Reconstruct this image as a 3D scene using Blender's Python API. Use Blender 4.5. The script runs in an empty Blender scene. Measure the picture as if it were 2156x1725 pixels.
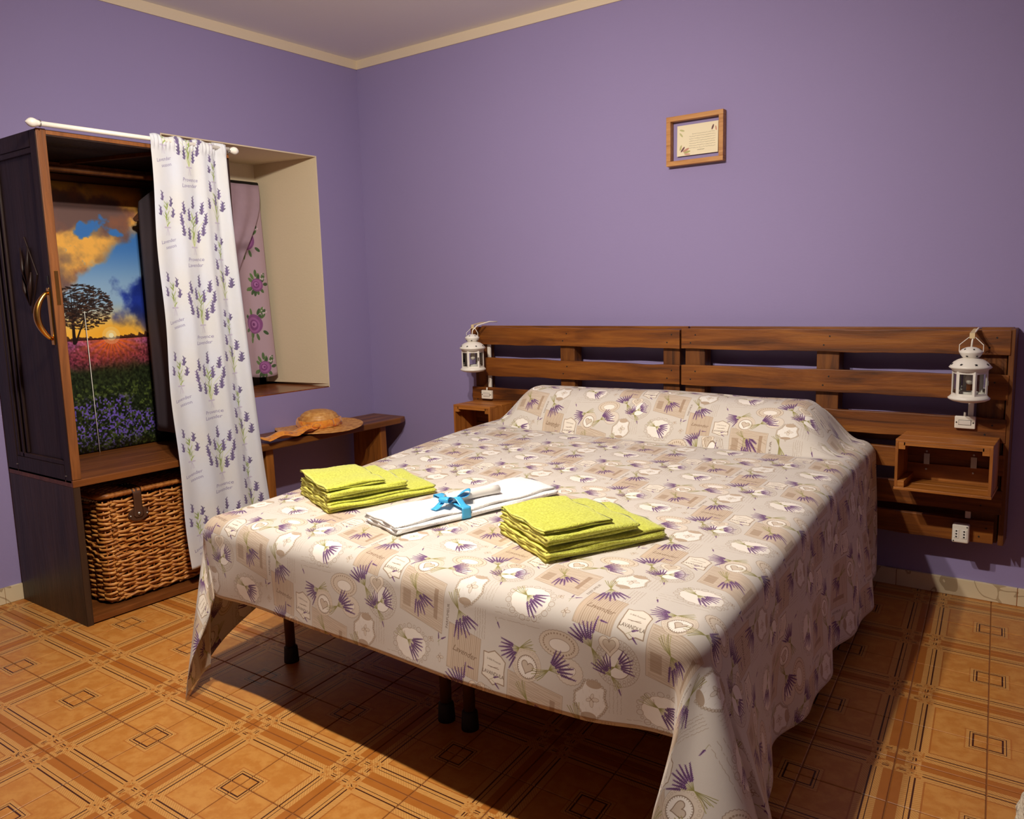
import bpy, math, random
import numpy as np
from mathutils import Vector, Matrix

R = random.Random(7)
rng = np.random.default_rng(7)
PI = math.pi
scene = bpy.context.scene
COL = scene.collection

# ------------------------------------------------------------------ camera
CAM = np.array([3.54329, -3.39596, 1.19185])
YAW, PITCH, ROLL, FPX = 0.6372006, 0.1429819, -0.0269855, 1715.28
def cam_axes():
    cy, sy, cp, sp = math.cos(YAW), math.sin(YAW), math.cos(PITCH), math.sin(PITCH)
    f = Vector((-sy*cp, cy*cp, -sp)); r = Vector((cy, sy, 0)); u = r.cross(f)
    c, s = math.cos(ROLL), math.sin(ROLL)
    return c*r + s*u, -s*r + c*u, f
_r, _u, _f = cam_axes()
cam_data = bpy.data.cameras.new('camera'); cam = bpy.data.objects.new('camera', cam_data)
COL.objects.link(cam); scene.camera = cam
cam.matrix_world = Matrix(((_r.x, _u.x, -_f.x, CAM[0]), (_r.y, _u.y, -_f.y, CAM[1]), (_r.z, _u.z, -_f.z, CAM[2]), (0, 0, 0, 1)))
cam_data.sensor_fit = 'HORIZONTAL'; cam_data.sensor_width = 36.0; cam_data.lens = FPX*36.0/2156.0
cam_data.clip_start = 0.05; cam_data.clip_end = 60

# ------------------------------------------------------------------ world (night outside), exposure
w = bpy.data.worlds.new('night'); scene.world = w; w.use_nodes = True
bg = w.node_tree.nodes.get('Background') or w.node_tree.nodes.new('ShaderNodeBackground')
bg.inputs[0].default_value = (0.004, 0.005, 0.010, 1); bg.inputs[1].default_value = 1.0
vs = scene.view_settings
vs.view_transform = 'Standard'; vs.look = 'None'; vs.gamma = 1.0; vs.use_curve_mapping = False
vs.exposure = 0.0
FILL_GLOBE_STRENGTH = 52.0                # frosted globe added to the ceiling light to brighten the ceiling
SPOT_POWER = 124.0                   # each of its two spot heads
LAMP_COLOR = (1.0, 0.915, 0.80)
LAMP = (2.12, -2.33, 2.31)           # ceiling light above the foot of the bed

# ------------------------------------------------------------------ node helpers
def srgb(r, g, b):
    def f(c):
        c /= 255.0
        return c/12.92 if c <= 0.04045 else ((c+0.055)/1.055)**2.4
    return (f(r), f(g), f(b), 1.0)

class NT:
    def __init__(self, name):
        self.mat = bpy.data.materials.new(name); self.mat.use_nodes = True
        self.t = self.mat.node_tree; self.t.nodes.clear()
        self.out = self.t.nodes.new('ShaderNodeOutputMaterial')
        self.p = self.t.nodes.new('ShaderNodeBsdfPrincipled')
        self.t.links.new(self.p.outputs[0], self.out.inputs[0])
    def n(self, typ, **kw):
        nd = self.t.nodes.new(typ)
        for k, v in kw.items(): setattr(nd, k, v)
        return nd
    def link(self, a, b): self.t.links.new(a, b)
    def setp(self, **kw):
        names = dict(color='Base Color', rough='Roughness', metal='Metallic', spec='Specular IOR Level', sheen='Sheen Weight', trans='Transmission Weight', coat='Coat Weight')
        for k, v in kw.items(): self.put(self.p.inputs[names[k]], v)
    def put(self, sock, v):
        if hasattr(v, 'is_output') or isinstance(v, bpy.types.NodeSocket): self.link(v, sock)
        else:
            if isinstance(v, tuple) and len(v) == 3 and sock.type == 'RGBA': v = v+(1,)
            sock.default_value = v
    def math(self, op, a, b=0.0, c=None, clamp=False):
        nd = self.n('ShaderNodeMath', operation=op, use_clamp=clamp)
        self.put(nd.inputs[0], a); self.put(nd.inputs[1], b)
        if c is not None: self.put(nd.inputs[2], c)
        return nd.outputs[0]
    def mix(self, fac, a, b, blend='MIX'):
        nd = self.n('ShaderNodeMix', data_type='RGBA', blend_type=blend)
        self.put(nd.inputs[0], fac); self.put(nd.inputs[6], a); self.put(nd.inputs[7], b)
        return nd.outputs[2]
    def ramp(self, fac, stops):
        nd = self.n('ShaderNodeValToRGB'); cr = nd.color_ramp
        while len(cr.elements) < len(stops): cr.elements.new(0.5)
        for e, (p, c) in zip(cr.elements, stops):
            e.position = p; e.color = c if len(c) == 4 else c+(1,)
        self.put(nd.inputs[0], fac); return nd.outputs[0]
    def coord(self, kind='Object', scale=(1, 1, 1), rnd=False):
        tc = self.n('ShaderNodeTexCoord'); mp = self.n('ShaderNodeMapping')
        mp.inputs['Scale'].default_value = scale
        src = tc.outputs[kind]
        if rnd:
            oi = self.n('ShaderNodeObjectInfo'); vm = self.n('ShaderNodeVectorMath', operation='ADD')
            sc = self.math('MULTIPLY', oi.outputs['Random'], 37.0)
            self.link(src, vm.inputs[0]); self.link(sc, vm.inputs[1]); src = vm.outputs[0]
        self.link(src, mp.inputs[0]); return mp.outputs[0]
    def noise(self, vec, scale, detail=4, rough=0.55, dist=0.0):
        nd = self.n('ShaderNodeTexNoise'); self.link(vec, nd.inputs['Vector'])
        nd.inputs['Scale'].default_value = scale; nd.inputs['Detail'].default_value = detail
        nd.inputs['Roughness'].default_value = rough; nd.inputs['Distortion'].default_value = dist
        return nd.outputs['Fac']
    def bump(self, h, strength=0.3, dist=0.01):
        nd = self.n('ShaderNodeBump'); nd.inputs['Strength'].default_value = strength; nd.inputs['Distance'].default_value = dist
        self.put(nd.inputs['Height'], h); self.link(nd.outputs[0], self.p.inputs['Normal'])

def m_plaster(name, c, var=0.06, rough=0.75, bump=0.15):
    t = NT(name); v = t.coord('Object')
    n1 = t.noise(v, 1.3, 3); n2 = t.noise(v, 90, 3)
    a = tuple(x*(1-var) for x in c[:3]); b = tuple(min(1, x*(1+var)) for x in c[:3])
    t.setp(color=t.mix(n1, a, b), rough=rough, spec=0.25); t.bump(n2, bump, 0.002); return t.mat
def m_wood(name, dark, mid, light, axis='X', scale=1.0, rough=0.5, knots=True, spec=0.4):
    t = NT(name)
    s = dict(X=(1.2, 14, 14), Y=(14, 1.2, 14), Z=(14, 14, 1.2))[axis]
    v = t.coord('Object', tuple(x*scale for x in s), rnd=True)
    n1 = t.noise(v, 1.6, 6, 0.6, 0.9); n2 = t.noise(v, 9.0, 3, 0.6)
    s2 = dict(X=(2.2, 6, 6), Y=(6, 2.2, 6), Z=(6, 6, 2.2))[axis]
    v2 = t.coord('Object', tuple(x*scale for x in s2), rnd=True)
    n3 = t.noise(v2, 1.0, 2, 0.5, 0.4)
    col = t.ramp(n1, [(0.30, dark), (0.50, mid), (0.72, light)])
    col = t.mix(t.math('MULTIPLY', n2, 0.45), col, dark)
    if knots:
        k = t.ramp(n3, [(0.60, (0, 0, 0)), (0.74, (1, 1, 1))])
        col = t.mix(t.math('MULTIPLY', k, 0.65), col, tuple(x*0.45 for x in dark[:3]))
    t.setp(color=col, rough=t.math('ADD', t.math('MULTIPLY', n2, 0.2), rough-0.1), spec=spec)
    t.bump(t.math('ADD', n1, n2), 0.25, 0.003); return t.mat
def m_simple(name, c, rough=0.5, metal=0.0, spec=0.5, bump=None, var=0.0):
    t = NT(name)
    col = c
    if var or bump:
        v = t.coord('Object')
        n = t.noise(v, 18 if not bump else bump[0], 3)
        if var: col = t.mix(n, tuple(x*(1-var) for x in c[:3]), tuple(min(1, x*(1+var)) for x in c[:3]))
        if bump: t.bump(n, bump[1], bump[2])
    t.setp(color=col, rough=rough, metal=metal, spec=spec); return t.mat
def m_image(name, img, rough=0.85, sheen=0.2, weave=900.0, bump=0.12, two=None, spec=0.2):
    t = NT(name)
    uv = t.n('ShaderNodeTexCoord').outputs['UV']
    ti = t.n('ShaderNodeTexImage'); ti.image = img; ti.extension = 'REPEAT'; ti.interpolation = 'Cubic'
    t.link(uv, ti.inputs[0]); col = ti.outputs[0]
    if weave:
        v = t.coord('Object'); n = t.noise(v, weave, 2)
        n2 = t.noise(v, 60, 3)
        col = t.mix(t.math('MULTIPLY', n2, 0.12), col, (0.45, 0.40, 0.36))
        t.bump(n, bump, 0.001)
    t.setp(color=col, rough=rough, sheen=sheen, spec=spec); return t.mat
def m_terry(name, c, c2):
    t = NT(name); v = t.coord('Object')
    n = t.noise(v, 170, 3, 0.7); n2 = t.noise(v, 380, 2)
    col = t.mix(t.ramp(n, [(0.35, (0, 0, 0)), (0.6, (1, 1, 1))]), c2, c)
    t.setp(color=col, rough=0.95, sheen=0.5, spec=0.05); t.bump(t.math('ADD', n, n2), 0.6, 0.005); return t.mat

M = {}
M['wall'] = m_plaster('purple_plaster', srgb(148, 135, 178), 0.03)
M['cream'] = m_plaster('cream_plaster', srgb(232, 214, 182), 0.04, bump=0.3)
M['ceiling'] = m_plaster('ceiling_paint', srgb(244, 241, 238), 0.03, bump=0.05)
M['trim'] = m_plaster('trim_paint', srgb(222, 204, 178), 0.03, bump=0.05)
M['pallet'] = m_wood('pallet_stain', srgb(66, 33, 10), srgb(128, 70, 20), srgb(162, 98, 34), 'X', 1.0, 0.5)
M['pallet_v'] = m_wood('pallet_stain_upright', srgb(58, 30, 10), srgb(112, 62, 20), srgb(142, 86, 32), 'Z', 1.0, 0.5)
M['crate'] = m_wood('crate_wood', srgb(130, 74, 26), srgb(176, 108, 44), srgb(196, 128, 60), 'X', 1.3, 0.5)
M['crate_y'] = m_wood('crate_wood_side', srgb(126, 72, 26), srgb(170, 102, 42), srgb(190, 122, 56), 'Z', 1.3, 0.5)
M['bench'] = m_wood('bench_wood', srgb(74, 42, 16), srgb(128, 76, 28), srgb(156, 98, 40), 'Y', 1.0, 0.42)
M['bench_leg'] = m_wood('bench_leg_wood', srgb(92, 52, 18), srgb(148, 88, 32), srgb(172, 106, 42), 'Z', 1.0, 0.5)
M['wardrobe'] = m_wood('dark_wardrobe_wood', srgb(30, 17, 14), srgb(46, 28, 22), srgb(58, 36, 28), 'Z', 0.7, 0.5, False, 0.3)
M['wardrobe_box'] = m_wood('dark_box_wood', srgb(38, 24, 16), srgb(62, 42, 28), srgb(78, 54, 36), 'Z', 0.8, 0.45, True, 0.4)
M['wardrobe_edge'] = m_wood('wardrobe_edge_wood', srgb(92, 52, 22), srgb(138, 82, 38), srgb(156, 98, 50), 'Z', 1.0, 0.5)
M['wardrobe_shelf'] = m_wood('wardrobe_shelf_wood', srgb(78, 42, 16), srgb(112, 62, 24), srgb(138, 80, 34), 'Y', 0.9, 0.42)
M['frame_wood'] = m_wood('pine_frame_wood', srgb(160, 104, 52), srgb(196, 140, 80), srgb(212, 160, 100), 'X', 2.0, 0.5, False)
M['white'] = m_simple('white_enamel', srgb(232, 226, 216), 0.38)
M['plastic'] = m_simple('ivory_plastic', srgb(232, 224, 210), 0.35)
M['dark'] = m_simple('dark_hole', srgb(18, 14, 14), 0.6)
M['steel'] = m_simple('zinc_metal', srgb(190, 186, 180), 0.35, 0.9)
M['brass'] = m_simple('polished_brass', srgb(226, 172, 84), 0.22, 1.0)
M['leather'] = m_simple('brown_leather', srgb(74, 44, 26), 0.5, bump=(120, 0.3, 0.002))
M['rubber'] = m_simple('black_rubber', srgb(24, 22, 22), 0.6)
M['tube'] = m_simple('bronze_tube', srgb(92, 58, 34), 0.4, 0.3)
M['strap'] = m_simple('hook_strap', srgb(214, 190, 146), 0.6)
M['liner'] = m_simple('liner_cloth', srgb(226, 218, 204), 0.9)
M['lime'] = m_terry('lime_terry', srgb(218, 223, 92), srgb(188, 190, 54))
M['lime_hem'] = m_simple('lime_hem', srgb(222, 214, 104), 0.9, bump=(700, 0.3, 0.001))
M['white_terry'] = m_terry('white_terry', srgb(255, 255, 255), srgb(250, 248, 246))
M['ribbon'] = m_simple('blue_satin', srgb(70, 178, 232), 0.35)
M['paper'] = m_simple('scroll_paper', srgb(226, 222, 216), 0.6)
M['mattress'] = m_simple('mattress_cloth', srgb(214, 204, 192), 0.9)
M['garment'] = m_simple('garment_cover', srgb(84, 74, 82), 0.8, var=0.1)
M['glass'] = None

def m_glass():
    t = NT('clear_glass'); t.t.nodes.remove(t.p)
    tr = t.n('ShaderNodeBsdfTransparent'); tr.inputs[0].default_value = (0.93, 0.94, 0.93, 1)
    gl = t.n('ShaderNodeBsdfGlossy'); gl.inputs['Roughness'].default_value = 0.03
    fr = t.n('ShaderNodeFresnel'); fr.inputs[0].default_value = 1.5
    mx = t.n('ShaderNodeMixShader'); t.link(fr.outputs[0], mx.inputs[0]); t.link(tr.outputs[0], mx.inputs[1]); t.link(gl.outputs[0], mx.inputs[2])
    t.link(mx.outputs[0], t.out.inputs[0]); return t.mat
M['glass'] = m_glass()
def m_emit(name, c, s):
    t = NT(name); t.setp(color=(0.8, 0.8, 0.8)); t.p.inputs['Emission Color'].default_value = c+(1,); t.p.inputs['Emission Strength'].default_value = s
    return t.mat
M['bulb'] = m_emit('fill_globe_glow', LAMP_COLOR, FILL_GLOBE_STRENGTH)  # emission of the added ceiling fill

def m_tile():
    t = NT('floor_tile')
    uv = t.n('ShaderNodeTexCoord').outputs['UV']; sp = t.n('ShaderNodeSeparateXYZ'); t.link(uv, sp.inputs[0])
    u, v = sp.outputs[0], sp.outputs[1]
    mm = t.math
    mx = mm('MAXIMUM', u, v)
    def band(x, a, b): return mm('MULTIPLY', mm('GREATER_THAN', x, a), mm('LESS_THAN', x, b))
    def near(x, c, h): return mm('LESS_THAN', mm('ABSOLUTE', mm('SUBTRACT', x, c)), h)
    def OR(*a):
        r = a[0]
        for b in a[1:]: r = mm('MAXIMUM', r, b)
        return r
    ob = t.coord('Object', rnd=True)
    n1 = t.noise(ob, 26, 4, 0.65); n2 = t.noise(ob, 90, 3, 0.6); n3 = t.noise(ob, 3, 2)
    base = t.mix(t.ramp(n1, [(0.42, (0, 0, 0)), (0.62, (1, 1, 1))]), srgb(186, 122, 52), srgb(200, 142, 70))
    base = t.mix(mm('MULTIPLY', n3, 0.3), base, srgb(170, 98, 38))
    bandc = t.mix(n1, srgb(160, 92, 30), srgb(174, 106, 40))
    light = t.mix(n2, srgb(190, 132, 66), srgb(208, 158, 90))
    hatch = t.math('GREATER_THAN', mm('SINE', mm('MULTIPLY', mm('ADD', u, mm('MULTIPLY', v, 0.9)), 150.0)), 0.15)
    light2 = t.mix(mm('MULTIPLY', hatch, 0.55), light, srgb(176, 114, 48))
    stop = 0.69
    in_u = band(u, 0.655, 0.885); in_v = band(v, 0.655, 0.885)
    fu = mm('MULTIPLY', in_u, mm('LESS_THAN', v, stop)); fv = mm('MULTIPLY', in_v, mm('LESS_THAN', u, stop))
    strip = OR(fu, fv)
    dk = OR(mm('MULTIPLY', mm('GREATER_THAN', u, 0.885), mm('LESS_THAN', v, 0.74)), mm('MULTIPLY', mm('GREATER_THAN', v, 0.885), mm('LESS_THAN', u, 0.74)))
    corner = mm('MULTIPLY', mm('GREATER_THAN', u, stop), mm('GREATER_THAN', v, stop))
    cross = mm('MULTIPLY', corner, OR(near(u, 0.80, 0.09), near(v, 0.80, 0.09)))
    col = t.mix(dk, base, bandc)
    col = t.mix(corner, col, bandc)
    col = t.mix(strip, col, light2)
    col = t.mix(mm('MULTIPLY', cross, t.ramp(n2, [(0.35, (0, 0, 0)), (0.5, (1, 1, 1))])), col, light2)
    # panel outline, small square outlines
    col = t.mix(mm('MULTIPLY', near(mx, 0.645, 0.010), 0.8), col, srgb(160, 92, 34))
    col = t.mix(mm('MULTIPLY', near(mx, 0.262, 0.008), 0.7), col, srgb(170, 100, 40))
    col = t.mix(band(mx, 0.16, 0.25), col, light2)
    line = OR(near(mx, 0.168, 0.011), near(mx, 0.208, 0.005))
    lu = mm('MULTIPLY', OR(near(u, 0.752, 0.010), near(u, 0.808, 0.005)), mm('LESS_THAN', v, stop-0.01))
    lv = mm('MULTIPLY', OR(near(v, 0.752, 0.010), near(v, 0.808, 0.005)), mm('LESS_THAN', u, stop-0.01))
    dash = OR(mm('MULTIPLY', OR(near(u, 0.775, 0.008), near(u, 0.81, 0.005)), band(v, 0.86, 0.94)), mm('MULTIPLY', OR(near(v, 0.775, 0.008), near(v, 0.81, 0.005)), band(u, 0.86, 0.94)))
    dots = mm('MULTIPLY', mm('MULTIPLY', band(u, 0.72, 0.82), band(v, 0.72, 0.82)), mm('GREATER_THAN', n2, 0.60))
    dark = OR(line, lu, lv, dash, dots)
    col = t.mix(dark, col, srgb(66, 28, 12))
    t.setp(color=col, rough=mm('ADD', mm('MULTIPLY', n1, 0.2), 0.28), spec=0.45)
    t.bump(mm('ADD', mm('MULTIPLY', dark, -1.0), mm('MULTIPLY', n1, 0.25)), 0.25, 0.002)
    return t.mat
M['tile'] = m_tile()
M['grout'] = m_simple('floor_grout', srgb(140, 84, 34), 0.8)
def m_marble():
    t = NT('baseboard_marble'); v = t.coord('Object')
    n = t.noise(v, 5, 2, 0.5, 1.2)
    vein = t.math('LESS_THAN', t.math('ABSOLUTE', t.math('SUBTRACT', n, 0.5)), 0.012)
    n2 = t.noise(v, 5, 2)
    col = t.mix(n2, srgb(206, 188, 152), srgb(222, 206, 172)); col = t.mix(t.math('MULTIPLY', vein, 0.6), col, srgb(140, 112, 78))
    t.setp(color=col, rough=0.35); return t.mat
M['marble'] = m_marble()
def m_sill():
    t = NT('sill_terracotta'); v = t.coord('Object')
    n = t.noise(v, 8, 5, 0.65, 1.0)
    t.setp(color=t.ramp(n, [(0.3, srgb(92, 46, 22)), (0.55, srgb(140, 78, 42)), (0.75, srgb(168, 104, 62))]), rough=0.25); return t.mat
M['sill'] = m_sill()
def m_straw(name, c1, c2, c3):
    t = NT(name); v = t.coord('Object'); n = t.noise(v, 40, 4); n2 = t.noise(v, 300, 2)
    t.setp(color=t.ramp(n, [(0.3, c1), (0.5, c2), (0.7, c3)]), rough=0.45); t.bump(n2, 0.4, 0.002); return t.mat
M['straw'] = m_straw('hat_straw', srgb(176, 114, 52), srgb(206, 146, 74), srgb(226, 174, 102))
M['wicker'] = m_straw('willow_rod', srgb(146, 84, 34), srgb(190, 124, 58), srgb(220, 160, 88))
M['wicker_dark'] = m_straw('willow_binding', srgb(130, 72, 28), srgb(168, 102, 44), srgb(190, 122, 58))
def m_scarf():
    t = NT('orange_scarf'); v = t.coord('Object'); n = t.noise(v, 26, 3, 0.6, 1.0)
    t.setp(color=t.ramp(n, [(0.28, srgb(70, 76, 96)), (0.38, srgb(214, 124, 30)), (0.55, srgb(232, 152, 44)), (0.72, srgb(210, 84, 24))]), rough=0.8, sheen=0.3); return t.mat
M['scarf'] = m_scarf()
M['knit'] = m_simple('cream_knit', srgb(214, 200, 178), 0.95, bump=(160, 0.9, 0.008), var=0.15)

# ------------------------------------------------------------------ mesh helpers
BASE = {}
class G:
    """collects vertices and faces"""
    def __init__(self): self.v = []; self.f = []; self.uv = None
    def add(self, vs, fs):
        o = len(self.v); self.v += [tuple(map(float, p)) for p in vs]; self.f += [tuple(i+o for i in f) for f in fs]; return self
    def box(self, x0, x1, y0, y1, z0, z1):
        v = [(x, y, z) for x in (x0, x1) for y in (y0, y1) for z in (z0, z1)]
        return self.add(v, [(0, 1, 3, 2), (4, 6, 7, 5), (0, 4, 5, 1), (2, 3, 7, 6), (0, 2, 6, 4), (1, 5, 7, 3)])
    def prism(self, poly, d, ax):
        """poly: 3D points of a planar polygon, extruded by vector d"""
        n = len(poly); a = [tuple(p) for p in poly]; b = [(p[0]+d[0], p[1]+d[1], p[2]+d[2]) for p in poly]
        fs = [tuple(range(n-1, -1, -1)), tuple(range(n, 2*n))] + [(i, (i+1) % n, n+(i+1) % n, n+i) for i in range(n)]
        return self.add(a+b, fs)
    def lathe(self, prof, n=32, c=(0, 0, 0), cap=True):
        vs = []; fs = []
        for r, z in prof:
            for k in range(n):
                a = 2*PI*k/n; vs.append((c[0]+r*math.cos(a), c[1]+r*math.sin(a), c[2]+z))
        m = len(prof)
        for i in range(m-1):
            for k in range(n):
                k2 = (k+1) % n; fs.append((i*n+k, i*n+k2, (i+1)*n+k2, (i+1)*n+k))
        if cap:
            if prof[0][0] > 1e-5: fs.append(tuple(range(n-1, -1, -1)))
            if prof[-1][0] > 1e-5: fs.append(tuple((m-1)*n+k for k in range(n)))
        return self.add(vs, fs)
    def tube(self, path, r, n=8, cap=True, closed=False):
        P = [Vector(p) for p in path]; m = len(P); vs = []; fs = []
        rr = r if isinstance(r, (list, tuple)) else [r]*m
        up = None
        for i in range(m):
            a = P[(i-1) % m] if (i > 0 or closed) else P[i]; b = P[(i+1) % m] if (i < m-1 or closed) else P[i]
            t = (b-a).normalized()
            if up is None:
                up = Vector((0, 0, 1)) if abs(t.z) < 0.9 else Vector((1, 0, 0))
            s = t.cross(up).normalized(); up = s.cross(t).normalized()
            for k in range(n):
                an = 2*PI*k/n; vs.append(tuple(P[i] + (s*math.cos(an)+up*math.sin(an))*rr[i]))
        rng_ = range(m) if closed else range(m-1)
        for i in rng_:
            j = (i+1) % m
            for k in range(n):
                k2 = (k+1) % n; fs.append((i*n+k, i*n+k2, j*n+k2, j*n+k))
        if cap and not closed: fs += [tuple(range(n-1, -1, -1)), tuple((m-1)*n+k for k in range(n))]
        return self.add(vs, fs)
    def grid(self, fn, nu, nv, uvfn=None):
        o = len(self.v); uvs = []
        for j in range(nv+1):
            for i in range(nu+1):
                self.v.append(tuple(map(float, fn(i/nu, j/nv))))
                if uvfn: uvs.append(uvfn(i/nu, j/nv))
        for j in range(nv):
            for i in range(nu):
                a = o+j*(nu+1)+i; self.f.append((a, a+1, a+nu+2, a+nu+1))
        if uvfn: self.uv = (self.uv or []) + uvs
        return self

def link(o, parent):
    COL.objects.link(o)
    if parent is not None: o.parent = parent; BASE[o.name] = BASE[parent.name]
    else: BASE.setdefault(o.name, Vector((0, 0, 0)))
def obj(name, g, mat, parent=None, smooth=False, bevel=0.0, label=None, seg=2, solid=0.0, offset=0.0, kind=None):
    b = BASE[parent.name] if parent is not None else Vector((0, 0, 0))
    me = bpy.data.meshes.new(name)
    me.from_pydata([(x-b.x, y-b.y, z-b.z) for x, y, z in g.v], [], g.f)
    if g.uv:
        ul = me.uv_layers.new(name='UVMap')
        li = np.empty(len(me.loops), dtype=np.int32); me.loops.foreach_get('vertex_index', li)
        ul.data.foreach_set('uv', np.array(g.uv, dtype=np.float32)[li].ravel())
    me.materials.append(mat)
    if smooth: me.polygons.foreach_set('use_smooth', [True]*len(me.polygons))
    me.update()
    o = bpy.data.objects.new(name, me); link(o, parent)
    if solid:
        s = o.modifiers.new('thick', 'SOLIDIFY'); s.thickness = solid; s.offset = offset
    if bevel:
        bm = o.modifiers.new('edge', 'BEVEL'); bm.width = bevel; bm.segments = seg; bm.limit_method = 'ANGLE'; bm.angle_limit = 0.6
    if label: o['label'] = label
    if kind: o['kind'] = kind
    return o
def thing(name, label, cat, base, group=None):
    o = bpy.data.objects.new(name, None); COL.objects.link(o); o.location = base; o.empty_display_size = 0.05
    BASE[o.name] = Vector(base); o['label'] = label; o['category'] = cat
    if group: o['group'] = group
    return o
def tag(o, label, cat, group=None):
    o['label'] = label; o['category'] = cat
    if group: o['group'] = group
    return o
def struct(o): o['kind'] = 'structure'; return o
def recenter(o):
    """put a single-mesh thing's origin at its base"""
    me = o.data; n = len(me.vertices); co = np.empty(n*3, dtype=np.float32); me.vertices.foreach_get('co', co); co = co.reshape(-1, 3)
    b = np.array([(co[:, 0].min()+co[:, 0].max())/2, (co[:, 1].min()+co[:, 1].max())/2, co[:, 2].min()], dtype=np.float32)
    co -= b; me.vertices.foreach_set('co', co.ravel()); me.update(); o.location = Vector(b.tolist()); BASE[o.name] = Vector(b.tolist()); return o
def S(x, a=0.0, b=1.0):
    t = min(1.0, max(0.0, (x-a)/(b-a))); return t*t*(3-2*t)

# ------------------------------------------------------------------ painted prints (flat print only, drawn by code)
class Canvas:
    def __init__(self, w_, h_, rgb):
        self.w, self.h = w_, h_; self.a = np.empty((h_, w_, 3), np.float32); self.a[:] = np.array(rgb, np.float32)/255
    def blend(self, x0, y0, cov, col):
        h, w_ = cov.shape
        ys = (np.arange(h)+y0) % self.h; xs = (np.arange(w_)+x0) % self.w
        ix = np.ix_(ys, xs); c = np.array(col, np.float32)/255
        self.a[ix] = self.a[ix]*(1-cov[..., None]) + c*cov[..., None]
    def stroke(self, pts, wd, col, alpha=1.0):
        P = np.array(pts, np.float32); m = np.max(wd)/2+2
        x0 = int(P[:, 0].min()-m); y0 = int(P[:, 1].min()-m); x1 = int(P[:, 0].max()+m)+1; y1 = int(P[:, 1].max()+m)+1
        X, Y = np.meshgrid(np.arange(x0, x1)+0.5, np.arange(y0, y1)+0.5)
        cov = np.zeros(X.shape, np.float32)
        for i in range(len(P)-1):
            a, b = P[i], P[i+1]; d = b-a; L = float(d@d)+1e-9
            t = np.clip(((X-a[0])*d[0]+(Y-a[1])*d[1])/L, 0, 1)
            dist = np.hypot(X-a[0]-t*d[0], Y-a[1]-t*d[1])
            ww = wd if np.isscalar(wd) else wd[i]+(wd[i+1]-wd[i])*t
            cov = np.maximum(cov, np.clip(ww/2+0.5-dist, 0, 1))
        self.blend(x0, y0, cov*alpha, col)
    def poly(self, pts, col, alpha=1.0):
        P = np.array(pts, np.float32); x0 = int(P[:, 0].min())-1; y0 = int(P[:, 1].min())-1; x1 = int(P[:, 0].max())+2; y1 = int(P[:, 1].max())+2
        cov = np.zeros((y1-y0, x1-x0), np.float32)
        for ox in (0.25, 0.75):
            for oy in (0.25, 0.75):
                X, Y = np.meshgrid(np.arange(x0, x1)+ox, np.arange(y0, y1)+oy); ins = np.zeros(X.shape, bool)
                for i in range(len(P)):
                    (ax, ay), (bx, by) = P[i], P[(i+1) % len(P)]
                    if ay == by: continue
                    c = ((ay > Y) != (by > Y)) & (X < (bx-ax)*(Y-ay)/(by-ay)+ax); ins ^= c
                cov += ins*0.25
        self.blend(x0, y0, cov*alpha, col)
    def ellipse(self, cx, cy, rx, ry, col, alpha=1.0, ang=0.0):
        self.poly([(cx+rx*math.cos(t)*math.cos(ang)-ry*math.sin(t)*math.sin(ang), cy+rx*math.cos(t)*math.sin(ang)+ry*math.sin(t)*math.cos(ang)) for t in np.linspace(0, 2*PI, 28)[:-1]], col, alpha)
    def ring(self, cx, cy, rx, ry, wd, col, alpha=1.0, n=36, wob=0.0, k=0):
        self.stroke([(cx+rx*(1+wob*math.cos(k*t))*math.cos(t), cy+ry*(1+wob*math.cos(k*t))*math.sin(t)) for t in np.linspace(0, 2*PI, max(n, 6*k+1))], wd, col, alpha)
    def text(self, body, cx, cy, h_, col, alpha=1.0, ang=0.0, shear=0.0, sx=1.0):
        V, T = glyphs(body, shear)
        mn, mx_ = V.min(0), V.max(0); c = (mn+mx_)/2; k = h_/0.72
        W = (V-c)*np.array([k*sx, -k]); ca, sa = math.cos(ang), math.sin(ang)
        P = np.stack([cx+W[:, 0]*ca-W[:, 1]*sa, cy+W[:, 0]*sa+W[:, 1]*ca], 1)
        x0, y0 = np.floor(P.min(0)).astype(int)-1; x1, y1 = np.ceil(P.max(0)).astype(int)+2
        cov = np.zeros((y1-y0, x1-x0), np.float32)
        for ox in (0.17, 0.5, 0.83):
            for oy in (0.17, 0.5, 0.83):
                ins = np.zeros(cov.shape, bool)
                for t in T:
                    a, b, d = P[t[0]], P[t[1]], P[t[2]]
                    tx0 = max(int(min(a[0], b[0], d[0]))-1-x0, 0); tx1 = int(max(a[0], b[0], d[0]))+2-x0
                    ty0 = max(int(min(a[1], b[1], d[1]))-1-y0, 0); ty1 = int(max(a[1], b[1], d[1]))+2-y0
                    X, Y = np.meshgrid(np.arange(tx0, min(tx1, cov.shape[1]))+x0+ox, np.arange(ty0, min(ty1, cov.shape[0]))+y0+oy)
                    e = lambda p, q: (q[0]-p[0])*(Y-p[1])-(q[1]-p[1])*(X-p[0])
                    s1, s2, s3 = e(a, b), e(b, d), e(d, a)
                    ins[ty0:ty0+X.shape[0], tx0:tx0+X.shape[1]] |= ((s1 >= 0) & (s2 >= 0) & (s3 >= 0)) | ((s1 <= 0) & (s2 <= 0) & (s3 <= 0))
                cov += ins/9.0
        self.blend(x0, y0, cov*alpha, col)
    def image(self, name):
        im = bpy.data.images.new(name, self.w, self.h, alpha=False)
        px = np.ones((self.h, self.w, 4), np.float32); px[..., :3] = np.clip(self.a[::-1], 0, 1)
        im.pixels.foreach_set(px.ravel()); im.update(); im.pack(); return im
_gl = {}
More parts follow.
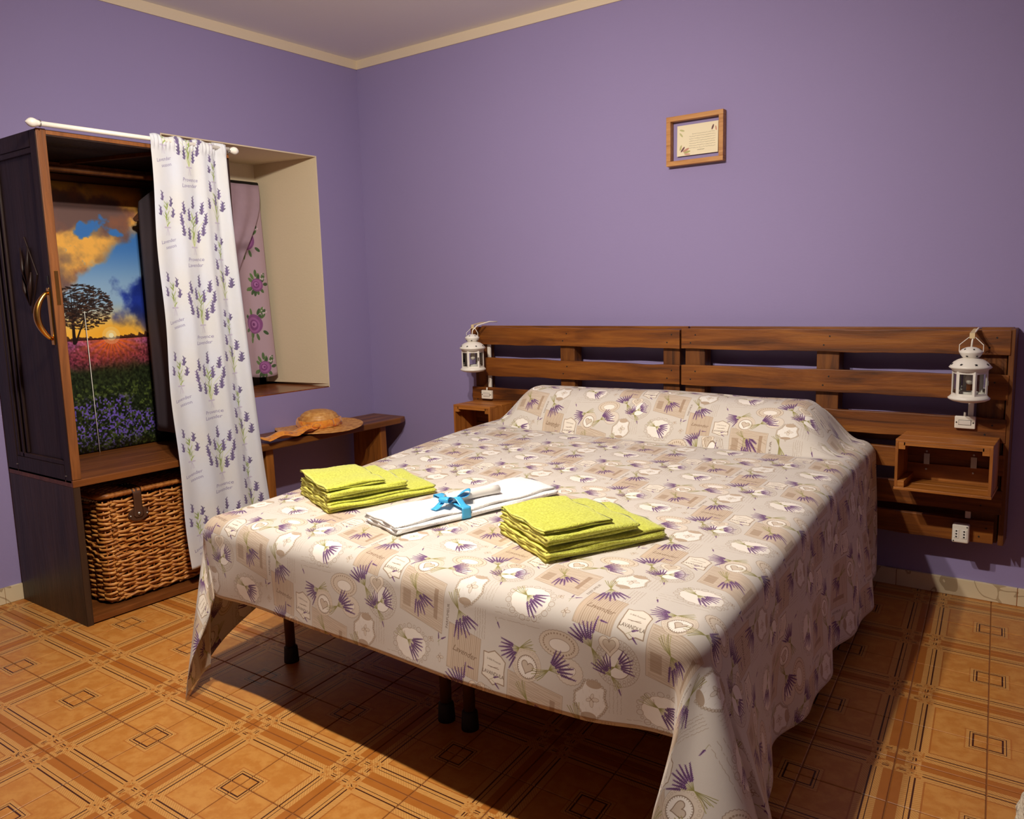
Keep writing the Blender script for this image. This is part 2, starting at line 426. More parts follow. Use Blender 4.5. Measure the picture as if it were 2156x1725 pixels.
def glyphs(body, shear):
    if (body, shear) in _gl: return _gl[(body, shear)]
    cu = bpy.data.curves.new('lettering', 'FONT'); cu.body = body; cu.size = 1.0; cu.shear = shear; cu.resolution_u = 2
    o = bpy.data.objects.new('lettering', cu); COL.objects.link(o)
    dg = bpy.context.evaluated_depsgraph_get(); me = o.evaluated_get(dg).to_mesh(); me.calc_loop_triangles()
    V = np.array([v.co[:2] for v in me.vertices], np.float32); T = [tuple(t.vertices) for t in me.loop_triangles]
    o.evaluated_get(dg).to_mesh_clear(); bpy.data.objects.remove(o); bpy.data.curves.remove(cu)
    _gl[(body, shear)] = (V, T); return V, T

def sprig(cv, x, y, ang, L, wd, cols, r):
    """one lavender head: a tapering spike with a rough outline of buds"""
    ex, ey = x+math.cos(ang)*L, y+math.sin(ang)*L
    cv.stroke([(x, y), (x+(ex-x)*0.35, y+(ey-y)*0.35), (ex, ey)], [wd*0.62, wd*0.85, wd*0.28], cols[1])
    n = max(5, int(L/(wd*0.42)))
    for i in range(n):
        t = i/(n-1); q = wd*0.42*(1-0.6*t)*(1 if i % 2 else -1)
        px = x+math.cos(ang)*L*t-math.sin(ang)*q; py = y+math.sin(ang)*L*t+math.cos(ang)*q
        a2 = ang+(0.55 if i % 2 else -0.55)
        cv.stroke([(px, py), (px+math.cos(a2)*wd*0.45, py+math.sin(a2)*wd*0.45)], wd*0.36*(1-0.4*t), cols[r.randrange(len(cols))])
PUR = [(104, 58, 118), (86, 44, 100), (122, 74, 136), (70, 36, 82)]
OLI = [(140, 134, 66), (120, 114, 52), (160, 152, 86)]
def bouquet(cv, x, y, ang, s, seed, n=8, spread=0.66):
    r = random.Random(seed)
    for i in range(6):
        a = ang+PI+(i-2.5)*0.13
        cv.stroke([(x, y), (x+math.cos(a)*s*0.34, y+math.sin(a)*s*0.34), (x+math.cos(a+0.08)*s*(0.52+0.14*r.random()), y+math.sin(a+0.08)*s*(0.55+0.1*r.random()))], s*0.018, OLI[i % 3])
    for i in range(n):
        q = (i-(n-1)/2)/((n-1)/2); a = ang+q*spread
        st = s*(0.20+0.22*r.random()); L = s*(0.42+0.12*r.random())
        cv.stroke([(x, y), (x+math.cos(a)*st, y+math.sin(a)*st)], s*0.016, OLI[i % 3])
        sprig(cv, x+math.cos(a)*st, y+math.sin(a)*st, a, L, s*0.060, PUR, r)
def scribble(cv, x0, y0, x1, y1, rows, col, seed, alpha=0.7, vert=False):
    r = random.Random(seed)
    for k in range(rows):
        p = []; q = (k+0.5)/rows
        n = 26
        for i in range(n):
            t = i/(n-1)
            if r.random() < 0.16 and len(p) > 1:
                cv.stroke(p, 1.4, col, alpha); p = []
            dx = (r.random()-0.5)*5
            if vert: p.append((x0+(x1-x0)*q+dx, y0+(y1-y0)*t))
            else: p.append((x0+(x1-x0)*t, y0+(y1-y0)*q+dx))
        if len(p) > 1: cv.stroke(p, 1.4, col, alpha)
LINE = (142, 116, 92)
def heart(cx, cy, s, ang=0):
    out = []
    for t in np.linspace(0, 2*PI, 26)[:-1]:
        X = 16*math.sin(t)**3/17; Y = -(13*math.cos(t)-5*math.cos(2*t)-2*math.cos(3*t)-math.cos(4*t))/17
        out.append((cx+s*(X*math.cos(ang)-Y*math.sin(ang)), cy+s*(X*math.sin(ang)+Y*math.cos(ang))))
    return out
def butterfly(cv, x, y, s, ang=0.5):
    for sg in (-1, 1):
        for (d, l, wd) in ((0.75, 1.0, 0.42), (2.0, 0.72, 0.34)):
            a = ang+sg*d
            cx, cy = x+math.cos(a)*s*l*0.55, y+math.sin(a)*s*l*0.55
            cv.ellipse(cx, cy, s*l*0.5, s*wd*0.6, (214, 200, 184), 0.6, a)
            cv.stroke([(cx+s*l*0.5*math.cos(t)*math.cos(a)-s*wd*0.6*math.sin(t)*math.sin(a), cy+s*l*0.5*math.cos(t)*math.sin(a)+s*wd*0.6*math.sin(t)*math.cos(a)) for t in np.linspace(0, 2*PI, 18)], 1.5, LINE, 0.8)
    cv.stroke([(x-math.cos(ang)*s*0.4, y-math.sin(ang)*s*0.4), (x+math.cos(ang)*s*0.5, y+math.sin(ang)*s*0.5)], 2.2, LINE)
def rose_scroll(cv, cx, cy, rx, ry, n, r_, col=LINE):
    for i in range(n):
        t = 2*PI*i/n
        cv.ring(cx+rx*math.cos(t), cy+ry*math.sin(t), r_, r_*0.85, 1.8, col, 0.85, n=14)
        t2 = t+PI/n
        cv.ring(cx+rx*1.04*math.cos(t2), cy+ry*1.04*math.sin(t2), r_*0.45, r_*0.45, 1.5, col, 0.8, n=10)
    cv.ring(cx, cy, rx*0.9, ry*0.9, 1.6, col, 0.7)

def paint_coverlet():
    CW, CH = 660, 700
    cv = Canvas(2*CW, CH, (208, 200, 191)); k = 0.416
    base = cv.a.copy()
    yy, xx = np.mgrid[0:CH, 0:2*CW]
    cv.a *= (1+0.012*np.sin(yy*2*PI/4)[..., None]+0.010*np.sin(xx*2*PI/3)[..., None]+0.02*(rng.random((CH, 2*CW, 1))-0.5)).astype(np.float32)
    for q in (0, 1):
        ox, oy = q*CW, q*CH/2
        X = lambda z: z*k+ox
        Y = lambda z: z*k+oy
        # letter scribbles and washed-out panels first
        scribble(cv, X(1530), Y(560), X(1700), Y(880), 5, LINE, 3, 0.75, vert=True)
        scribble(cv, X(230), Y(1310), X(800), Y(1480), 3, LINE, 5)
        scribble(cv, X(20), Y(1000), X(190), Y(1300), 4, LINE, 6, 0.6, vert=True)
        wp = [(425, 280), (1100, 400), (1080, 960), (425, 800)]
        P = [(X(a), Y(b)) for a, b in wp]; cv.poly(P, (202, 181, 158), 0.75)
        r = random.Random(11)
        for i in range(26):
            t = (i+0.5)/26; a0 = Y(280+520*t); a1 = Y(400+560*t)
            pts = [(X(435+640*s), a0+(a1-a0)*s+2.2*math.sin(9*s+i*1.7)+(r.random()-0.5)*2) for s in np.linspace(0.02 if r.random() < 0.7 else 0.3, 1 if r.random() < 0.7 else 0.6, 12)]
            cv.stroke(pts, 1.3, (140, 112, 86), 0.75)
        cv.poly([(X(950), Y(470)), (X(1010), Y(480)), (X(1000), Y(820)), (X(945), Y(800))], (146, 116, 90), 0.6)
        cv.poly([(X(470), Y(540)), (X(590), Y(560)), (X(590), Y(760)), (X(470), Y(740))], (150, 122, 96), 0.5)
        cv.stroke(P+[P[0]], 1.6, (138, 112, 88), 0.8)
        vp = [(1180, 800), (1640, 895), (1625, 1350), (1175, 1290)]
        P = [(X(a), Y(b)) for a, b in vp]; cv.poly(P, (198, 175, 150), 0.8)
        for i in range(18):
            t = (i+0.5)/18; cv.stroke([(X(1180+460*t), Y(800+95*t)), (X(1177+450*t), Y(1290+60*t))], 1.4 if i % 3 else 2.4, (136, 106, 80), 0.7)
        cv.poly([(X(1190), Y(820)), (X(1230), Y(830)), (X(1226), Y(1280)), (X(1187), Y(1275))], (206, 184, 160), 0.8)
        cv.text('Lavender', X(1425), Y(1085), 27, (118, 90, 66), 0.95, 0.16, 0.35)
        cv.stroke(P+[P[0]], 1.4, (138, 112, 88), 0.7)
        # stamp label
        L_ = [(100, 160), (160, 165), (245, 130), (330, 175), (390, 225), (378, 330), (385, 470), (300, 460), (240, 490), (170, 440), (90, 405), (105, 290)]
        P = [(X(a), Y(b)) for a, b in L_]; cv.poly(P, (232, 222, 208), 0.9); cv.stroke(P+[P[0]], 5.0, (162, 138, 114), 0.9); cv.stroke(P+[P[0]], 1.4, (120, 96, 74), 0.8)
        cv.text('La Belle Provencale', X(240), Y(235), 9, (110, 90, 72), 0.95, 0.16, 0.2, 0.78)
        cv.stroke([(X(165), Y(300)), (X(310), Y(312))], 2.4, (120, 96, 76)); cv.stroke([(X(200), Y(310)), (X(300), Y(296))], 1.4, (120, 96, 76))
        cv.text('LAVANDULA', X(240), Y(372), 17, (96, 76, 60), 1.0, 0.10, 0, 0.86)
        # round lace medallion
        cx, cy = X(120), Y(760)
        for rr, n_, r0 in ((94, 26, 8), (80, 22, 7)):
            for i in range(n_): cv.ring(cx+rr*math.cos(2*PI*i/n_), cy+rr*math.sin(2*PI*i/n_), r0, r0, 1.4, LINE, 0.75, n=10)
        cv.ring(cx, cy, 102, 102, 1.5, LINE, 0.7); cv.ellipse(cx, cy, 60, 66, (240, 234, 226), 1); cv.ring(cx, cy, 60, 66, 2.6, (128, 104, 82))
        bouquet(cv, X(95), Y(800), -0.45, 112, 1)
        # heart in a circle with its lace disc
        cx, cy = X(665), Y(200)
        cv.ellipse(cx-4, cy-10, 74, 74, (222, 206, 186), 0.7); cv.ring(cx-4, cy-10, 74, 74, 1.5, LINE, 0.7)
        for i in range(24): cv.ring(cx-4+62*math.cos(2*PI*i/24), cy-10+62*math.sin(2*PI*i/24), 5, 5, 1.2, LINE, 0.55, n=8)
        cv.ellipse(cx, cy, 50, 50, (240, 233, 224), 1); cv.ring(cx, cy, 50, 50, 3.0, (128, 104, 82))
        for i in range(30): cv.stroke([(cx+44*math.cos(2*PI*i/30), cy+44*math.sin(2*PI*i/30)), (cx+49*math.cos(2*PI*i/30), cy+49*math.sin(2*PI*i/30))], 2.0, (128, 104, 82))
        H = heart(cx, cy, 33, 0.25); cv.poly(H, (206, 190, 172), 1); cv.stroke(H+[H[0]], 3.0, (136, 112, 90))
        # oval heart lace, scalloped heart
        cx, cy = X(1170), Y(130)
        cv.ellipse(cx, cy, 66, 56, (226, 211, 193), 0.6); cv.ring(cx, cy, 66, 56, 1.8, LINE, 0.8, wob=0.03, k=22); H = heart(cx, cy, 34); cv.poly(H, (238, 230, 220), 1); cv.stroke(H+[H[0]], 1.6, LINE)
        cx, cy = X(1040), Y(1560)
        cv.ellipse(cx, cy, 98, 58, (216, 199, 178), 0.8); cv.ring(cx, cy, 98, 58, 2.0, LINE, 0.9, wob=0.02, k=30)
        for i in range(30): cv.ellipse(cx+78*math.cos(2*PI*i/30), cy+45*math.sin(2*PI*i/30), 4, 4, (150, 124, 98), 0.8)
        cv.ellipse(cx+4, cy+4, 52, 27, (238, 230, 220), 1); cv.ring(cx+4, cy+4, 52, 27, 1.8, LINE)
        cx, cy = X(1620), Y(1435)
        H = heart(cx, cy, 52, -0.1); cv.poly(H, (228, 214, 196), 0.9); cv.stroke(H+[H[0]], 2.0, LINE, 0.9); H = heart(cx, cy-2, 32, -0.1); cv.poly(H, (206, 190, 170), 1); cv.stroke(H+[H[0]], 1.8, LINE)
        # hexagonal butterfly frame
        hx = [(1240, 310), (1310, 250), (1350, 170), (1480, 150), (1580, 230), (1570, 310), (1600, 400), (1560, 470), (1490, 540), (1400, 585), (1300, 490), (1235, 420)]
        P = [(X(a), Y(b)) for a, b in hx]; cv.poly(P, (232, 227, 220), 1); cv.stroke(P+[P[0]], 6, (178, 156, 132), 0.6)
        for (a0, b0), (a1, b1) in zip(P, P[1:]+P[:1]):
            for f_ in (0.0, 0.33, 0.66): cv.ring(a0+(a1-a0)*f_, b0+(b1-b0)*f_, 6, 6, 1.6, (134, 110, 86), 0.85, n=10)
        for i in range(60): cv.ellipse(X(1300+((i*37) % 260)), Y(250+((i*53) % 250)), 1.0, 1.0, (176, 160, 142), 0.6)
        cv.ellipse(X(1450), Y(195), 36, 17, (178, 154, 130), 0.9); cv.ellipse(X(1395), Y(530), 36, 17, (170, 146, 122), 0.9)
        butterfly(cv, X(1425), Y(350), 34, 0.75)
        # big scrolled oval
        cx, cy = X(620), Y(1180); cv.ellipse(cx, cy, 100, 76, (238, 231, 222), 0.9); rose_scroll(cv, cx, cy, 110, 84, 11, 15)
        cv.text('PARIS', cx-45, cy-38, 8, LINE, 0.9, 1.3)
        bouquet(cv, X(560), Y(1145), 0.42, 134, 2)
        for (a, b, s_, an) in ((920, 1045, 20, 1.3), (1065, 1215, 24, 0.7)): butterfly(cv, X(a), Y(b), s_, an)
        cv.text('PARFUMEUR', X(1155), Y(740), 15, (104, 84, 70), 0.95, -PI/2+0.06)
        # bouquets
        bouquet(cv, X(560), Y(25), 2.7, 128, 3); bouquet(cv, X(930), Y(170), -0.55, 146, 4)
        bouquet(cv, X(680), Y(545), 0.98, 138, 5); bouquet(cv, X(1310), Y(640), 1.06, 150, 6)
        bouquet(cv, X(1420), Y(1500), -2.15, 146, 7); bouquet(cv, X(1640), Y(60), -2.3, 110, 8)
        # loose sprigs
        r = random.Random(4)
        for (a, b, an, L) in ((1040, 1020, -1.7, 26), (1080, 1015, -0.5, 28), (140, 1030, 1.2, 26), (1480, 1220, 0.12, 34), (250, 410, -0.35, 26), (270, 465, 0.75, 30), (1850, 660, 1.1, 26)):
            cv.stroke([(X(a), Y(b)), (X(a)-math.cos(an)*26, Y(b)-math.sin(an)*26+6)], 1.4, OLI[1], 0.9); sprig(cv, X(a), Y(b), an, L, 6, PUR, r)
    return cv.image('coverlet_print'), 2*CW*0.0005, CH*0.0005

def paint_lavender_curtain():
    CW, CH = 720, 620                        # 0.40 x 0.31 m
    cv = Canvas(CW, CH, (204, 204, 216))
    yy, xx = np.mgrid[0:CH, 0:CW]
    tint = 0.5+0.5*np.sin(xx*2*PI/CW*2+1)*np.sin(yy*2*PI/CH)
    cv.a *= (1-np.stack([0.02*tint, 0.0*tint, 0.05*(1-tint)], -1)).astype(np.float32)
    G_ = [(140, 160, 74), (116, 138, 58), (176, 188, 116)]; V_ = [(110, 96, 142), (92, 80, 122), (134, 120, 160), (78, 70, 100)]
    def bunch(x, y, s, seed, n):
        r = random.Random(seed)
        tops = [(0.03, -1.0), (-0.24, -0.86), (0.25, -0.88), (-0.30, -0.62), (0.31, -0.64), (-0.10, -0.72), (0.12, -0.66), (-0.27, -0.38), (0.25, -0.40), (-0.12, -0.30), (0.14, -0.24)]
        tops = tops[:n] if n > 6 else [(-0.16, -0.95), (0.16, -0.78), (-0.24, -0.5), (0.22, -0.45), (0.0, -0.6)][:n]
        for (a, b) in tops:
            cv.stroke([(x, y), (x+a*s*0.4, y+b*s*0.6), (x+a*s, y+b*s)], 2.2, G_[2], 0.9)
        for i in range(16):
            a = -PI/2+(r.random()-0.5)*1.9; q = y-s*(0.02+0.62*r.random()); L = s*0.19
            cv.stroke([(x+r.uniform(-6, 6), q), (x+math.cos(a)*L*0.5, q+math.sin(a)*L*0.6), (x+math.cos(a)*L, q+math.sin(a)*L)], [4.5, 6, 1], G_[i % 2], 0.95)
        for (a, b) in tops: sprig(cv, x+a*s, y+b*s+s*0.12, -PI/2+a*0.45, s*0.24, 24, V_, r)
        cv.ellipse(x-17, y+2, 17, 7, (178, 170, 192), 0.9); cv.ellipse(x+17, y+2, 17, 7, (178, 170, 192), 0.9)
        for d in (-8, 4, 11): cv.stroke([(x, y+4), (x+d, y+34), (x+d*1.6, y+62)], 3.0, (172, 164, 188), 0.9)
    bunch(125, 305, 250, 1, 4); bunch(360, 452, 350, 2, 11); bunch(600, 250, 300, 3, 5); bunch(600, 545, 190, 5, 3)
    T = (112, 104, 146)
    cv.text('Provence', 360, 548, 30, T, 0.95, -0.03, 0.15); cv.text('Lavender', 350, 594, 30, T, 0.95, -0.03, 0.15)
    cv.text('Lavender', 125, 410, 28, T, 0.9, -0.22, 0.15); cv.text('season', 145, 456, 27, T, 0.9, -0.22, 0.15)
    return cv.image('lavender_print')

def paint_roses():
    CW = 500; cv = Canvas(CW, CW, (188, 160, 174)); r = random.Random(3)
    for (x, y, s) in ((120, 120, 58), (350, 330, 66), (110, 400, 44), (400, 90, 44)):
        for i in range(16):
            a = r.random()*2*PI; d = s*(0.9+0.75*r.random()); px, py = x+math.cos(a)*d, y+math.sin(a)*d
            cv.ellipse(px, py, 22, 10, [(72, 104, 56), (94, 126, 70), (52, 82, 44)][i % 3], 0.95, a)
        for q, c in ((1.0, (134, 70, 132)), (0.78, (164, 96, 160)), (0.55, (126, 58, 124)), (0.34, (178, 116, 174)), (0.16, (110, 44, 108))):
            cv.ellipse(x+r.uniform(-4, 4), y+r.uniform(-4, 4), s*q, s*q*0.9, c, 0.95)
        for i in range(8): cv.ellipse(x+s*1.2+r.uniform(-24, 24), y-s*1.1+r.uniform(-24, 24), 5, 5, (222, 206, 214), 0.8)
    return cv.image('rose_print')

def fbm(h, w_, cells, seed, octs=5, ax=1.0):
    g = np.random.default_rng(seed); out = np.zeros((h, w_), np.float32); amp = 1.0; tot = 0
    for o in range(octs):
        ny = max(2, int(cells*2**o)); nx = max(2, int(cells*ax*2**o))
        L = g.random((ny+2, nx+2)).astype(np.float32)
        y = np.linspace(0, ny, h, endpoint=False); x = np.linspace(0, nx, w_, endpoint=False)
        yi, xi = y.astype(int), x.astype(int); fy, fx = (y-yi)[:, None], (x-xi)[None]
        fy = fy*fy*(3-2*fy); fx = fx*fx*(3-2*fx)
        a = L[np.ix_(yi, xi)]; b = L[np.ix_(yi, xi+1)]; c = L[np.ix_(yi+1, xi)]; d = L[np.ix_(yi+1, xi+1)]
        out += amp*((a*(1-fx)+b*fx)*(1-fy)+(c*(1-fx)+d*fx)*fy); tot += amp; amp *= 0.5
    return out/tot
def paint_field():
    W_, H_ = 460, 1100
    cv = Canvas(W_, H_, (80, 120, 190)); A = cv.a
    y = np.linspace(0, 1, H_)[:, None]; x = np.linspace(0, 1, W_)[None]
    one = np.ones((H_, W_), np.float32); yy = y*one; xx = x*one
    def c(*v): return np.array(v, np.float32)/255
    def sm(t, a, b):
        t = np.clip((t-a)/(b-a), 0, 1); return (t*t*(3-2*t))[..., None]
    hz = 0.575
    f1 = fbm(H_, W_, 7, 21, 6, 0.42); f2 = fbm(H_, W_, 9, 22, 6, 0.42); f3 = fbm(H_, W_, 16, 23, 5, 0.42)
    sky = c(66, 122, 196)*(1-sm(yy, 0.2, 0.42))+c(150, 184, 216)*sm(yy, 0.2, 0.42)
    sky = sky*(1-sm(yy, 0.43, 0.56))+c(255, 200, 90)*sm(yy, 0.43, 0.56)
    edge = 0.30-0.10*xx+0.12*np.sin(xx*5.0+0.6)*0.5
    cl = sm(edge-yy+0.34*(f1-0.5), -0.02, 0.035)*(1-sm(f3+0.42*np.exp(-(((xx-0.42-0.5*(f2-0.5))/0.24)**2+((yy-0.16-0.12*(f1-0.5))/0.05)**2)), 0.74, 0.86))
    cc = c(252, 186, 88)*(1-sm(f2, 0.40, 0.60))+c(148, 98, 78)*sm(f2, 0.40, 0.60)
    cc = cc*(1-0.6*sm(f1, 0.52, 0.7))+c(96, 84, 92)*0.6*sm(f1, 0.52, 0.7)
    sky = sky*(1-cl)+cc*cl
    d2 = sm(0.5+0.6*(f2-0.5)-1.0*np.hypot((xx-1.0)*0.62, (yy-0.43)*2.9), 0.10, 0.22)
    sky = sky*(1-d2)+(c(30, 48, 134)*(0.55+0.9*f3[..., None]))*d2
    gl = np.exp(-(((xx-0.50)/0.42)**2+((yy-hz+0.01)/0.055)**2))[..., None]
    sky = sky*(1-0.85*gl)+c(255, 178, 46)*0.85*gl
    n = fbm(H_, W_, 150, 5, 2, 0.42); n5 = fbm(H_, W_, 12, 6, 4, 0.42); n6 = fbm(H_, W_, 90, 9, 2, 0.42)
    t = np.clip((yy-hz)/(1-hz), 0, 1)
    fld = c(134, 72, 132)*(1-sm(t, 0.02, 0.16))+c(112, 46, 66)*sm(t, 0.02, 0.16)
    dk = sm(t+0.16*(n5-0.5), 0.15, 0.29)
    fld = fld*(1-dk)+c(34, 42, 24)*dk
    gr = sm(n6, 0.52, 0.66)*sm(t, 0.3, 0.5); fld = fld*(1-0.7*gr)+c(86, 100, 44)*0.7*gr
    pur = sm(n, 0.52, 0.62)*(sm(t+0.3*(n5-0.5), 0.50, 0.60)*(0.85-0.5*sm(t, 0.8, 1.0)))*sm(n5+0.25*(xx < 0.5), 0.46, 0.62)
    fld = fld*(1-pur)+c(92, 70, 160)*pur
    fld *= (0.35+1.25*n[..., None])
    an = np.arctan2(yy-hz, (xx-0.5)*0.42); ray = 0.5+0.5*np.cos(an*22)
    fg = (np.exp(-(((xx-0.5)/0.30)**2+((yy-hz)/0.07)**2))*(0.7+0.5*ray))[..., None].clip(0, 1)
    fld = fld*(1-0.85*fg)+c(250, 110, 26)*0.85*fg
    A[:] = np.where((yy > hz)[..., None], fld, sky)
    r = random.Random(8)
    for i in range(46):
        px = W_*(0.02+0.96*i/46); hh = (0.004+0.016*r.random())*(0.4+abs(i/46-0.45)*1.6)
        cv.poly([(px-6, H_*hz+4), (px+2, H_*(hz-hh)), (px+10, H_*(hz-hh*0.8)), (px+18, H_*hz+4)], (58, 28, 24), 0.85)
    for rr, a in ((40, 0.25), (24, 0.4), (11, 1.0)): cv.ellipse(W_*0.5, H_*(hz-0.010), rr, rr*0.9, (255, 246, 200), a)
    bx, by = 70, H_*(hz+0.010); DK = (34, 22, 20)
    cv.stroke([(bx, by), (bx+2, by-70), (bx+4, by-150)], [15, 11, 6], DK); cv.stroke([(bx+6, by), (bx+34, by-60), (bx+72, by-130)], [8, 6, 3], DK)
    for k in range(16):
        a = -PI/2+(k-7.5)*0.16; L = 60+70*r.random()
        cv.stroke([(bx+3, by-80-20*r.random()), (bx+10+math.cos(a)*L*0.6, by-110+math.sin(a)*L*0.6), (bx+14+math.cos(a)*L*1.4, by-115+math.sin(a)*L)], [5, 3, 1.5], DK)
    for i in range(900):
        a = r.random()*2*PI; q = math.sqrt(r.random()); px = bx+42+math.cos(a)*q*128; py = by-142+math.sin(a)*q*92
        if px < 6 or px > W_-6: continue
        d = r.uniform(-0.7, 0.7)
        if q > 0.5 and r.random() < 0.25: continue
        cv.stroke([(px, py), (px+8*math.cos(d), py+4*math.sin(d)), (px+14*math.cos(d), py+7*math.sin(d))], r.uniform(2, 6), (40, 28, 26) if r.random() < 0.8 else (86, 56, 40), 0.85)
    return cv.image('sunset_field')
def paint_card():
    cv = Canvas(400, 290, (232, 220, 190)); r = random.Random(2)
    for k in range(8):
        yk = 92+22*k; x0, x1 = (120, 375) if k not in (0, 7) else ((150, 365) if k == 0 else (200, 270))
        p = []
        for i in range(60):
            t = i/59; p.append((x0+(x1-x0)*t, yk+r.uniform(-4, 4)))
            if r.random() < 0.12 and len(p) > 2: cv.stroke(p, 1.8, (96, 84, 66), 0.75); p = []
        if len(p) > 1: cv.stroke(p, 1.8, (96, 84, 66), 0.75)
    for (x, y, a, c, L) in ((40, 250, -0.9, (110, 74, 76), 40), (60, 250, -0.45, (190, 140, 120), 46), (70, 262, -0.2, (174, 168, 110), 44), (30, 235, -1.3, (178, 172, 116), 36), (75, 275, 0.1, (206, 160, 140), 40), (25, 40, 0.3, (186, 182, 130), 34), (25, 70, 0.9, (186, 182, 130), 34), (355, 30, 1.9, (104, 70, 72), 34), (375, 45, 1.4, (200, 150, 130), 30)):
        cv.ellipse(x+math.cos(a)*L*0.7, y+math.sin(a)*L*0.7, L*0.75, L*0.24, c, 0.95, a)
    return cv.image('card_print')

IMG_COV, COV_W, COV_H = paint_coverlet()
M['coverlet'] = m_image('coverlet_cloth', IMG_COV)
M['lav_curtain'] = m_image('lavender_curtain_cloth', paint_lavender_curtain(), weave=1200)
M['roses'] = m_image('rose_curtain_cloth', paint_roses(), weave=1200)
M['sheer'] = m_simple('mauve_voile', srgb(172, 146, 160), 0.9, var=0.12)
M['field'] = m_image('sunset_field_print', paint_field(), rough=0.35, sheen=0.0, weave=0, spec=0.4)
M['card'] = m_image('card_paper', paint_card(), rough=0.7, sheen=0.0, weave=0)

# ================================================================== THE SETTING
RX, RY, RZ, TZ = 4.35, -5.4, 2.507, 2.4585
NY0, NY1, NZ0, NZ1, ND = -1.236, -0.330, 0.690, 1.951, -0.46     # window niche
floor = struct(obj('floor', G().box(-0.02, RX+0.02, RY-0.02, 0.02, -0.06, -0.0025), M['grout']))
# 20 cm tiles, four of them make one motif
TO = np.array([0.668, -2.318]); TU = np.array([0.400, 0.003])/2; TV = np.array([-0.040, 0.400])/2
def tile_mesh(fu, fv):
    g = 0.0016; e = 0.003; T_ = 0.009
    def P(s, t): q = TU*s+TV*t; return q
    vs, uv = [], []
    for ins, z in ((g, -T_), (g, -0.0012), (g+e*0.5, 0.0)):
        k = ins/0.2
        for (s, t) in ((k, k), (1-k, k), (1-k, 1-k), (k, 1-k)):
            p = P(s-0.5, t-0.5); vs.append((p[0], p[1], z)); uv.append((1-s if fu else s, 1-t if fv else t))
    fs = [(8, 9, 10, 11)]+[(a*4+i, a*4+(i+1) % 4, (a+1)*4+(i+1) % 4, (a+1)*4+i) for a in (0, 1) for i in range(4)]
    me = bpy.data.meshes.new('tile'); me.from_pydata(vs, [], fs); ul = me.uv_layers.new(name='UVMap')
    for l in me.loops: ul.data[l.index].uv = uv[l.vertex_index]
    me.materials.append(M['tile']); me.update(); return me, vs, fs, uv
TM = {(a, b): tile_mesh(a, b) for a in (0, 1) for b in (0, 1)}
def project(p):
    d = Vector(p)-Vector(CAM.tolist()); z = d.dot(_f)
    if z < 0.05: return None
    return 1078+FPX*d.dot(_r)/z, 862.5-FPX*d.dot(_u)/z
cells = []
for p in range(-20, 30):
    for q in range(-20, 16):
        c = TO+TU*(p+0.5)+TV*(q+0.5)
        if -0.09 < c[0] < RX+0.09 and RY-0.09 < c[1] < 0.09:
            pr = project((c[0], c[1], 0)); vis = pr is not None and -90 < pr[0] < 2246 and 1150 < pr[1] < 1825
            under = 1.45 < c[0] < 2.85 and c[1] > -1.75
            cells.append((0 if (vis and not under) else 1, math.hypot(c[0]-CAM[0], c[1]-CAM[1]), p, q, c))
cells.sort(key=lambda t: (t[0], t[1]))
rest = G(); rest.uv = []
for k, (vis, _, p, q, c) in enumerate(cells):
    me, vs_, fs_, uv_ = TM[(p % 2, q % 2)]
    if vis == 0 and k < 300:
        o = bpy.data.objects.new('tile', me); o.location = (c[0], c[1], 0); COL.objects.link(o); o.parent = floor
    else:
        rest.add([(x+c[0], y+c[1], z) for x, y, z in vs_], fs_); rest.uv += uv_
obj('more_tiles', rest, M['tile'], floor, kind='stuff')

wb = struct(obj('wall_back', G().box(-0.55, RX+0.1, 0, 0.12, 0, RZ), M['wall']))
g = G()
for b in ((RY-0.1, NY0, 0, RZ), (NY1, 0.0, 0, RZ), (NY0, NY1, 0, NZ0), (NY0, NY1, NZ1, RZ)): g.box(-0.52, 0, b[0], b[1], b[2], b[3])
wl = struct(obj('wall_left', g, M['wall']))
struct(obj('wall_right', G().box(RX, RX+0.1, RY, 0, 0, RZ), M['wall']))
struct(obj('wall_front', G().box(-0.52, RX, RY-0.1, RY, 0, RZ), M['wall']))
struct(obj('ceiling', G().box(-0.55, RX+0.1, RY-0.1, 0.12, RZ, RZ+0.1), M['ceiling']))
struct(obj('trim_1', G().box(0, RX, -0.006, 0, TZ, RZ), M['trim']))
struct(obj('trim_2', G().box(0, 0.006, RY, 0, TZ, RZ), M['trim']))
for nm, fn in (('baseboard_back', lambda a, b: (a, b, -0.012, 0)), ('baseboard_left', lambda a, b: (0, 0.012, -b, -a))):
    par = struct(obj(nm, G().box(*fn(0.0, 4.3), 0, 0.064) if nm == 'baseboard_back' else G().box(0, 0.010, -4.3, 0, 0, 0.064), M['grout']))
    x = 0.04
    while x < 4.2:
        a, b, c_, d = fn(x+0.001, x+0.409)
        obj('baseboard_tile', G().box(a, b, c_-(0.001 if nm.endswith('back') else 0), d+(0.001 if nm.endswith('left') else 0), 0.001, 0.068), M['marble'], par, bevel=0.0015)
        x += 0.41
